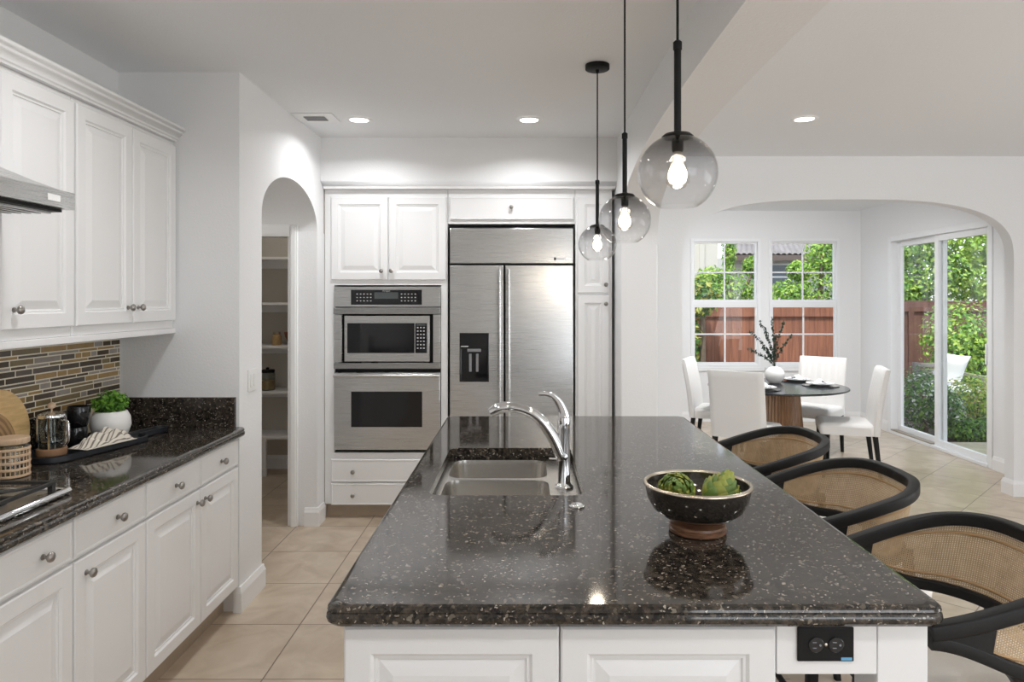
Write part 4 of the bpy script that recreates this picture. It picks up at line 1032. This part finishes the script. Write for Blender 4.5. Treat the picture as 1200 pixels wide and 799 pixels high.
# ------------------------------------------------------------------ counter stools
def stool():
    t = thing('counter_stool', 'x', 'stool', (0, 0, 0), 0, 'cane back counter stools at the island')
    HW, XB = .262, .175
    def u_path(z_tip, z_back, grow=0, low=False, x_tip=-.232):
        pts = []
        # far arm (y+) -> round the back (x+) -> near arm
        ctrl = [(x_tip, HW*.94), (-.14, HW*.985), (-.04, HW), (.06, HW*.94), (.125, HW*.74), (.165, HW*.42), (XB, 0)]
        half = smooth_pts([(x, y, 0) for x, y in ctrl], 6)
        full = half + [Vector((p.x, -p.y, 0)) for p in reversed(half[:-1])]
        L = [0]
        for a, b in zip(full, full[1:]): L.append(L[-1]+(b-a).length)
        for p, l in zip(full, L):
            s = 1-abs(2*l/L[-1]-1)                       # 0 at tips, 1 at the back
            k = min(1, max(0, sin(min(1, s*1.25)*pi/2)**1.3))
            if low: q = min(1, s/.52); k = q*q*(3-2*q)
            pts.append(Vector((p.x+grow*k, p.y, z_tip+(z_back-z_tip)*k)))
        return pts
    up = u_path(.850, .957, .015); lo = u_path(.828, .752, -.025, True)
    n = len(up)
    # rails
    bm = nb(); sweep(bm, up, rprof(.034, .034, .005, 4), (0, 0, 1)); part('top_rail', bm, 'blackwood', t, 40)
    bm = nb(); sweep(bm, lo, rprof(.026, .030, .005, 4), (0, 0, 1)); part('lower_rail', bm, 'blackwood', t, 40)
    # cane panel between the rails
    bm = nb(); uvl = bm.loops.layers.uv.new('UVMap'); i0, i1 = 7, n-8; K = 6; rows = []; L = 0
    for i in range(i0, i1+1):
        if i > i0: L += (up[i]-up[i-1]).length
        rows.append([(bm.verts.new(up[i].lerp(lo[i], .06+.88*k/K)), (L, (up[i]-lo[i]).length*k/K)) for k in range(K+1)])
    for a, b in zip(rows, rows[1:]):
        for k in range(K):
            q = (a[k], b[k], b[k+1], a[k+1]); f = bm.faces.new([x[0] for x in q])
            for lp, x in zip(f.loops, q): lp[uvl].uv = x[1]
    part('cane_panel', bm, 'cane', t, 60, label='woven natural cane back')
    bm = nb()
    ins = lambda i, top: (up[i].lerp(lo[i], .20) if top else lo[i].lerp(up[i], .17))
    for top in (True, False):
        pts = [ins(i, top) + Vector((-.004*min(1, 1), 0, 0)) for i in range(i0+1, i1)]
        tube(bm, pts, .0035, 6)
    part('cane_edging', bm, 'caneedge', t, 50)
    # solid gusset where the rails meet at the arm tips, arm posts, seat, legs
    for s in (1, -1):
        k = range(0, 9) if s > 0 else range(n-1, n-10, -1)
        bm = nb()
        pr = [[up[i]+Vector((0, a, 0)) for a in (-.0125, .0125)]+[lo[i]+Vector((0, a, 0)) for a in (.0125, -.0125)] for i in k]
        loft(bm, pr); part('gusset', bm, 'blackwood', t, 40)
        bm = nb(); sweep(bm, smooth_pts([(-.075, s*.257, .785), (-.045, s*.252, .75), (-.01, s*.243, .69), (.01, s*.232, .60)], 5), rprof(.03, .036, .008, 4), (0, 1, 0)); part('arm_post', bm, 'blackwood', t, 40)
    for x0, y0, x1, y1 in ((-.17, .175, -.205, .215), (-.17, -.175, -.205, -.215), (.14, .165, .19, .205), (.14, -.165, .19, -.205)):
        bm = nb(); r0, r1 = .02, .013
        loft(bm, [rrect(x1-r1, x1+r1, y1-r1, y1+r1, .006, 0, 3), rrect(x0-r0, x0+r0, y0-r0, y0+r0, .008, .565, 3)]); part('leg', bm, 'blackwood', t, 40)
    bm = nb()
    zf = .22; 
    def at(zz, a): f = zz/.565; return Vector((a[2]+(a[0]-a[2])*f, a[3]+(a[1]-a[3])*f, zz))
    A = [(-.17, .175, -.205, .215), (-.17, -.175, -.205, -.215), (.14, -.165, .19, -.205), (.14, .165, .19, .205)]
    for i in range(4): tube(bm, [at(zf, A[i]), at(zf, A[(i+1) % 4])], .011, 10)
    part('footrest', bm, 'blackwood', t, 40)
    bm = nb(); loft(bm, [rrect(-.225, .20, -.225, .225, .09, .56, 7), rrect(-.235, .21, -.235, .235, .1, .565, 7), rrect(-.235, .21, -.235, .235, .1, .592, 7), rrect(-.22, .19, -.22, .22, .09, .594, 7)]); part('seat_frame', bm, 'blackwood', t, 40)
    bm = nb(); loft(bm, [rrect(-.225, .205, -.228, .228, .1, .5945, 7), rrect(-.238, .214, -.240, .240, .1, .61, 7), rrect(-.240, .215, -.242, .242, .1, .635, 7), rrect(-.228, .205, -.23, .23, .095, .655, 7), rrect(-.19, .17, -.19, .19, .08, .665, 7), rrect(-.1, .09, -.1, .1, .05, .668, 7)]); part('seat', bm, 'ivory', t, 60, label='ivory upholstered seat')
    bm = nb()
    for s in (1, -1): sweep(bm, smooth_pts([(.12, s*.165, .57), (.15, s*.15, .64), (.155, s*.13, .745)], 4), rprof(.03, .024, .006, 3), (0, 1, 0))
    part('back_post', bm, 'blackwood', t, 40)
    return t
st = stool(); SXC = 1.105
for i, (y, lab) in enumerate(((1.745, 'black stool with a curved cane back closest to the island outlet'), (2.42, 'black cane back counter stool in the middle of the three'), (3.08, 'black cane back counter stool closest to the dining table'))):
    o = st if i == 0 else copy_tree(st)
    o.location = (SXC, y, 0); o['label'] = lab

# ------------------------------------------------------------------ dining set
TX, TY = 2.40, 6.60
t = thing('dining_table', 'round black topped dining table on a fluted walnut pedestal', 'table', (TX, TY, 0))
bm = nb(); lathe(bm, [(.56, .722), (.61, .73), (.63, .738), (.63, .744), (.625, .75), (0, .7502)], 72); part('tabletop', bm, 'tabletop', t, 40)
bm = nb(); seg = 96; rs = []
for z, r in ((.0, .30), (.02, .30), (.36, .235), (.70, .205), (.7215, .205)):
    rs.append([Vector(((r-(.010 if i % 2 else 0))*cos(2*pi*i/seg), (r-(.010 if i % 2 else 0))*sin(2*pi*i/seg), z)) for i in range(seg)])
loft(bm, rs); part('pedestal', bm, 'walnut', t, 20, label='fluted walnut pedestal')
def dchair(x, y, face, label, first=[None]):
    """face: plan direction the sitter looks"""
    if first[0] is None:
        t = thing('dining_chair', label, 'chair', (0, 0, 0), 0, 'white upholstered dining chairs')
        W = .235
        bm = nb(); loft(bm, [rrect(-W, W, -.23, .20, .03, .385, 5), rrect(-W, W, -.235, .20, .03, .40, 5), rrect(-W, W, -.24, .20, .035, .455, 5), rrect(-W+.012, W-.012, -.225, .20, .035, .475, 5), rrect(-W+.05, W-.05, -.19, .17, .03, .483, 5)]); part('seat', bm, 'chairfab', t, 50)
        bm = nb(); ys = []
        for z, yc, th in ((.385, .215, .030), (.45, .217, .034), (.60, .232, .036), (.75, .255, .035), (.90, .285, .033), (.945, .296, .031), (.96, .30, .02)):
            ys.append((z, yc, th))
        nx = 28; rs = []
        for z, yc, th in ys:
            fr_ = []; bk = []
            for i in range(nx+1):
                xx = -W+2*W*i/nx; ed = min(1, min(i, nx-i)/1.5)
                gr = .006*abs(cos(pi*(i/nx)*7))**6 if .5 < z < .95 and 0 < i < nx else 0
                fr_.append(Vector((xx, yc-th*(.45+.55*ed)+gr, z))); bk.append(Vector((xx, yc+th*(.45+.55*ed), z)))
            rs.append(fr_+list(reversed(bk)))
        loft(bm, rs); part('backrest', bm, 'chairfab', t, 40)
        for sx_, y0, dy in ((-1, -.205, 0), (1, -.205, 0), (-1, .205, .045), (1, .205, .045)):
            bm = nb(); xl = sx_*(W-.028); a = .021; b = .014
            loft(bm, [rrect(xl-b, xl+b, y0+dy-b, y0+dy+b, .003, 0, 3), rrect(xl-a, xl+a, y0-a, y0+a, .004, .384, 3)]); part('leg', bm, 'blackwood', t, 40)
        first[0] = t
    else: t = copy_tree(first[0])
    t.location = (x, y, 0); t.rotation_euler = (0, 0, math.atan2(face[1], face[0])+pi/2)
    t['label'] = label
dchair(1.98, 7.08, (.9, -.42), 'white dining chair in front of the left window, facing the table')
dchair(1.96, 6.10, (.6, .8), 'white dining chair with its plain back to the kitchen')
dchair(2.96, 7.12, (-.66, -.75), 'white dining chair with its back below the right window')
dchair(2.90, 6.27, (-.93, .30), 'white dining chair beside the sliding glass door')
def plat(x, y, lab, rot):
    bm = nb(); lathe(bm, [(.16, 0), (.165, .002), (.165, .006), (.16, .008), (0, .0082)], 40)
    tag(part('charger_plate', bm, 'blackceramic', None, 40, loc=(x, y, .7507)), 'black charger plate '+lab, 'plate', 'black charger plates on the dining table')
    bm = nb(); lathe(bm, [(.07, 0), (.085, .003), (.128, .016), (.13, .019), (.126, .019), (.084, .008), (0, .007)], 40)
    tag(part('dinner_plate', bm, 'china', None, 40, loc=(x, y, .7593)), 'white dinner plate '+lab, 'plate', 'white plates on the dining table')
    bm = cloth(-.055, .055, -.085, .085, 20, 30, lambda u, v: .004+.030*math.exp(-((v-.5)*7)**2)+.012*abs(sin(u*7+v*4))*min(1, 5*min(u, 1-u)))
    o = part('napkin', bm, 'linen', None, 60, loc=(x, y, .7705)); solid(o, .002); o.rotation_euler = (0, 0, rot)
    tag(o, 'folded white napkin on the plate '+lab, 'napkin', 'napkins on the dining table')
plat(TX-.245, TY-.30, 'behind the plain chair back', .4); plat(TX+.32, TY+.33, 'by the right window chair', .7); plat(TX+.40, TY-.03, 'by the sliding door chair', 1.5)
t = thing('vase', 'round white ceramic vase on the dining table', 'vase', (2.445, 6.78, .7507))
bm = nb(); lathe(bm, [(.035, 0), (.05, .003), (.083, .04), (.094, .08), (.086, .12), (.055, .15), (.032, .16), (.030, .165), (.026, .163), (.024, .15), (0, .13)], 36); part('body', bm, 'ceramic', t, 50)
t = thing('eucalyptus_branches', 'dark green leafy branches standing in the white vase', 'branches', (2.445, 6.78, .885))
bms = nb(); bml = nb()
for dx, dy, h in ((-.22, .02, .36), (-.16, -.05, .47), (-.10, .05, .22), (-.03, -.02, .50), (.03, .06, .33), (.08, 0, .44), (.16, -.03, .34), (-.25, -.02, .20), (-.06, .1, .40)):
    pts = smooth_pts([(0, 0, 0), (dx*.15, dy*.2, h*.35), (dx*.55, dy*.6, h*.7), (dx, dy, h)], 6)
    tube(bms, pts, .0022, 5)
    for i in range(5, len(pts)):
        for k in range(3):
            p = pts[i]+Vector((rnd.uniform(-.004, .004), rnd.uniform(-.004, .004), rnd.uniform(-.008, .008))); leaves(bml, p, (.012, .012, .006), 1, .017, 1, .9, aspect=.5)
part('stem', bms, 'eucal', t, 40); part('leaf_sprays', bml, 'eucal', t, 0)

# ------------------------------------------------------------------ ceiling fittings
def can(x, y, label, seen=True):
    t = thing('recessed_light', label, 'ceiling light', (x, y, ZC), 0, 'recessed ceiling lights')
    bm = nb(); lathe(bm, [(.058, -.004), (.062, -.007), (.078, -.006), (.084, -.001)], 36, cap0=False, cap1=False); part('trim_ring', bm, 'trim', t, 50)
    bm = nb(); lathe(bm, [(.0, -.0035), (.060, -.003)], 32, cap0=False, cap1=False); part('lens', bm, 'canlens', t, 50)
    l = bpy.data.lights.new('downlight', 'AREA'); l.shape = 'DISK'; l.size = .13; l.energy = CAN_W if y < 5.6 else NOOK_W; l.color = (.985, .985, 1); l.spread = R(150)
    lo = bpy.data.objects.new('downlight', l); C.objects.link(lo); lo.parent = t; lo.location = (0, 0, -.012)
    if y > 5.6: lo.rotation_euler = (R(32), 0, 0)
can(-1.03, 4.42, 'lit recessed ceiling light nearest the air vent'); can(.043, 4.42, 'lit recessed ceiling light above the refrigerator'); can(1.775, 4.40, 'lit recessed ceiling light in front of the dining nook arch')
for x, y, lb in ((-1.03, 2.3, 'recessed ceiling light above the aisle by the cooktop'), (-.9, .3, 'recessed ceiling light over the aisle behind the camera'), (.3, .2, 'recessed ceiling light beyond the island end'),
                 (2.6, 2.4, 'recessed ceiling light over the stools'), (2.6, 0.2, 'recessed ceiling light in the family room'),
                 (2.05, 6.3, 'unseen ceiling light added to brighten the dining nook, left one'), (2.95, 6.3, 'unseen ceiling light added to brighten the dining nook, by the sliding door')): can(x, y, lb)  # the two nook lights are added fill, hidden by the arch
t = thing('air_vent', 'white ceiling air vent beside the arch wall', 'vent', (-1.285, 4.36, ZC))
bm = nb(); box(bm, -.125, .125, -.10, .10, -.008, -.0005, .003); part('frame', bm, 'trim', t, 30)
bm = nb()
for i in range(9): box(bm, -.065, .065, -.045+i*.0105, -.040+i*.0105, -.0125, -.0085)
part('louvers', bm, 'grey', t, 0)

# ------------------------------------------------------------------ outdoors
bm = nb(); box(bm, -14, 22, 5.2, 34, -.45, -.16); box(bm, 5.6, 22, -6, 5.2, -.45, -.16); struct('ground', bm, 'rock', 0)
bm = nb(); box(bm, 4.49, 6.6, 5.95, 7.95, -.16, -.06); struct('ground_patio', bm, 'paver', 0)
FYY = 11.6
def fence_run(name, label, x0, x1, y, mat, zt):
    t = thing(name, label, 'fence', (0, y, -.16))
    bm = nb(); x = x0
    while x < x1: box(bm, x, x+.138, 0, .02, 0, zt-.16*0, .002); x += .142
    part('boards', bm, mat, t, 0)
    bm = nb(); box(bm, x0, x1, -.03, .05, zt, zt+.04); box(bm, x0, x1, -.035, -.001, zt-.14, zt-.002); part('rail', bm, mat, t, 0)
    x = x0+.6
    while x < x1:
        bm = nb(); box(bm, x, x+.09, -.045, -.002, 0, zt-.141); part('post', bm, mat, t, 0); x += 2.4
fence_run('wooden_fence', 'red brown board fence beyond the dining windows', 2.2, 5.75, FYY, 'fence', 1.58)
fence_run('wooden_fence', 'dark stained board fence beyond the sliding door', 5.95, 13.0, FYY+.3, 'darkfence', 1.66)
def shrub(name, label, cat, c, blobs, mats, n, size, trunk=None, group=None):
    t = thing(name, label, cat, (c[0], c[1], c[2]), 0, group)
    bm = nb()
    for dx, dy, dz, rx, ry, rz in blobs: leaves(bm, (dx, dy, dz), (rx, ry, rz), n, size, len(mats), .5, up=.6)
    part('foliage', bm, mats, t, 0)
    bm = nb()
    if trunk is None: trunk = [((0, 0, 0), (0, 0, blobs[0][2]))]
    for a, b in trunk:
        a = Vector(a); b = Vector(b); L = (b-a).length; tube(bm, [a, a.lerp(b, .5)+Vector((.03, .02, 0)), b], [.02+.025*L, .015+.017*L, .01+.008*L], 8)
    part('trunk', bm, 'bark', t, 40)
G = -.16
shrub('tree', 'leafy green tree rising above the fence in the left dining window', 'tree', (3.75, 12.7, G), [(-.35, 0, 1.72, .35, .4, .42), (.05, 0, 1.9, .45, .4, .40), (.0, 0, 2.7, .13, .2, .75), (.50, 0, 1.7, .3, .35, .42), (.48, .1, 2.32, .22, .2, .22), (-.3, .1, 2.1, .3, .3, .25)], ['leafbright', 'leaflime', 'leafmid'], 1100, .032, [((0, 0, 0), (.0, 0, 3.1)), ((0, 0, 1.2), (.45, 0, 2.3))])
shrub('tree', 'leafy bright green tree filling the right side of the right dining window', 'tree', (5.35, 12.9, G), [(-.45, 0, 1.75, .42, .4, .36), (.15, 0, 1.95, .55, .5, .55), (.30, .1, 2.55, .42, .4, .45), (-.25, 0, 2.25, .22, .25, .2), (.5, .1, 2.9, .3, .3, .3)], ['leafbright', 'leaflime', 'leafmid'], 1300, .035, [((0, 0, 0), (.2, 0, 2.8)), ((0, 0, 1.2), (-.4, 0, 1.9))])
shrub('tree', 'slim tree trunk with dark leaves at the left edge of the dining windows', 'tree', (2.83, 11.1, G), [(0, 0, 1.75, .3, .3, .35), (-.15, 0, 1.0, .16, .16, .6)], ['leafmid', 'leafdark', 'leafgold'], 420, .05, [((0, 0, 0), (.02, 0, 1.9))])
shrub('tree', 'lime green tree filling the top of the left door pane', 'tree', (7.3, 13.0, G), [(-.3, 0, 2.9, .8, .7, .7), (.3, 0, 2.2, .8, .7, .6), (-.4, 0, 1.9, .7, .6, .5), (.2, 0, 3.7, .9, .8, .6)], ['leaflime', 'leafbright', 'leafmid'], 2400, .045, [((0, 0, 0), (.1, 0, 3.4)), ((0, 0, 1.6), (-.4, 0, 2.7))])
shrub('tree', 'lime green tree filling the top of the right door pane', 'tree', (8.75, 13.0, G), [(-.45, 0, 2.9, .8, .7, .7), (.3, 0, 3.2, .8, .7, .7), (-.2, 0, 2.1, .8, .6, .6), (.5, 0, 2.0, .6, .6, .5), (-.1, 0, 3.8, .8, .7, .5)], ['leaflime', 'leafbright', 'leaflime'], 2400, .045, [((0, 0, 0), (.1, 0, 3.4)), ((0, 0, 1.6), (.4, 0, 2.7))])
shrub('shrub', 'tall rounded green shrub in front of the dark fence', 'shrub', (6.72, 10.75, G), [(0, 0, 1.05, .62, .5, .72), (.15, 0, .75, .5, .45, .6)], ['leafbright', 'leafmid', 'leaflime'], 2200, .035)
shrub('shrub', 'slim yellow green shrub at the right edge of the sliding door', 'shrub', (7.15, 10.3, G), [(0, 0, .85, .25, .25, .65)], ['leafgold', 'leaflime', 'leafmid'], 900, .04)
shrub('shrub', 'dark green shrub with small white flowers close outside the sliding door', 'shrub', (5.02, 8.72, G), [(-.02, .1, .47, .36, .36, .43), (.2, -.05, .36, .24, .26, .30)], ['leafdark', 'leafmid', 'leafdark', 'leafmid', 'leafmid', 'leafbright', 'petal'], 2600, .022)
shrub('shrub', 'yellow green mounded shrub beyond the low dark planting', 'shrub', (5.95, 9.15, G), [(0, 0, .42, .48, .36, .34)], ['leafgold', 'leaflime', 'leafmid'], 2400, .022)
shrub('shrub', 'low dark green spreading shrub along the patio edge', 'shrub', (5.62, 8.55, G), [(-.12, 0, .12, .38, .22, .15), (.30, .1, .13, .35, .22, .16)], ['leafmid', 'leafbright', 'leafmid', 'leafdark'], 1800, .022)
# outdoor sofa and cushion
t = thing('outdoor_armchair', 'grey timber outdoor armchair beyond the shrubs outside the sliding door', 'outdoor chair', (6.1, 10.0, G), 0)
bm = nb(); box(bm, -.33, .33, -.3, .3, .34, .40, .004); box(bm, -.36, -.30, -.3, .3, .62, .66, .004); box(bm, .30, .36, -.3, .3, .62, .66, .004)
for i in range(4): box(bm, -.30, .30, .27, .295, .46+i*.09, .52+i*.09, .004)
part('frame', bm, 'sofa', t, 30)
for x in (-.33, .33):
    for y in (-.27, .27): bm = nb(); box(bm, x-.03, x+.03, y-.03, y+.03, 0, .62 if y < 0 else .80); part('leg', bm, 'sofa', t, 0)
bm = nb(); box(bm, -.29, .29, -.29, .24, .401, .50, .03, 3); part('seat_cushion', bm, 'cushion', t, 50, label='white seat cushion')
bm = nb()
n = 12; gr = {}
for s in (1, -1):
    for i in range(n+1):
        for j in range(n+1):
            u, v = i/n*2-1, j/n*2-1; b_ = (1-u**4)*(1-v**4)
            pn = 1-.06*(1-abs(u)**2)*0
            gr[(s, i, j)] = bm.verts.new((.23*u*(1-.08*(1-v*v)), s*(.004+.075*max(0, b_)**.7), .23*v*(1-.08*(1-u*u))))
    for i in range(n):
        for j in range(n): bm.faces.new([gr[(s, a, b)] for a, b in ((i, j), (i+1, j), (i+1, j+1), (i, j+1))])
bmesh.ops.remove_doubles(bm, verts=bm.verts, dist=.012*0+.0085)
o = part('throw_pillow', bm, 'cushion', None, 60, loc=(6.08, 9.95, G+.505+.235)); o.rotation_euler = (.3, .15, 0)
tag(o, 'square white pillow leaning on the outdoor armchair', 'pillow')
# houses beyond the fence
t = thing('house', 'pale stucco house with a grey tile roof seen through the dining windows', 'house', (0, 22, G))
bm = nb(); box(bm, 6.6, 11.5, 0, 5, 0, 3.1); part('wall', bm, 'stuccogrey', t, 0)
bm = nb(); n = 130; a = []; b = []
x0, x1 = 6.2, 11.9
for i in range(n+1):
    x = x0+(x1-x0)*i/n; h = .05*abs(sin(i*pi/4))
    a.append((x, -.5, 3.10+h)); b.append((6.2+1.2+(x1-x0-1.8)*i/n, 2.6, 4.60+h))
loft(bm, [a, b, [(x, y, z-.1) for x, y, z in b], [(x, y, z-.1) for x, y, z in a]], False, False, False); part('roof', bm, 'rooftile', t, 0)
bm = nb(); box(bm, x0, x1, -.52, -.46, 2.92, 3.09); part('fascia', bm, 'fascia', t, 0)
bm = nb(); box(bm, 7.78, 8.55, -.03, -.001, 1.9, 2.85); f_ = part('window', bm, 'vinyl', t, 0)
bm = nb(); box(bm, 7.84, 8.49, -.035, -.031, 1.96, 2.40); box(bm, 7.84, 8.49, -.035, -.031, 2.46, 2.80); part('pane', bm, 'winpane', f_, 0)
t = thing('house', 'cream stucco house wall at the left edge of the dining windows', 'house', (0, 17, G))
bm = nb(); box(bm, 2.5, 4.75, 0, 4, 0, 6.0); part('wall', bm, 'stucco', t, 0)
bm = nb(); box(bm, 4.3, 4.42, -.05, -.001, 0, 6.0); part('downpipe', bm, 'stucco', t, 0)
bm = nb(); box(bm, 2.3, 4.9, -.2, 4.2, 6.001, 6.3); part('roof', bm, 'rooftile', t, 0)
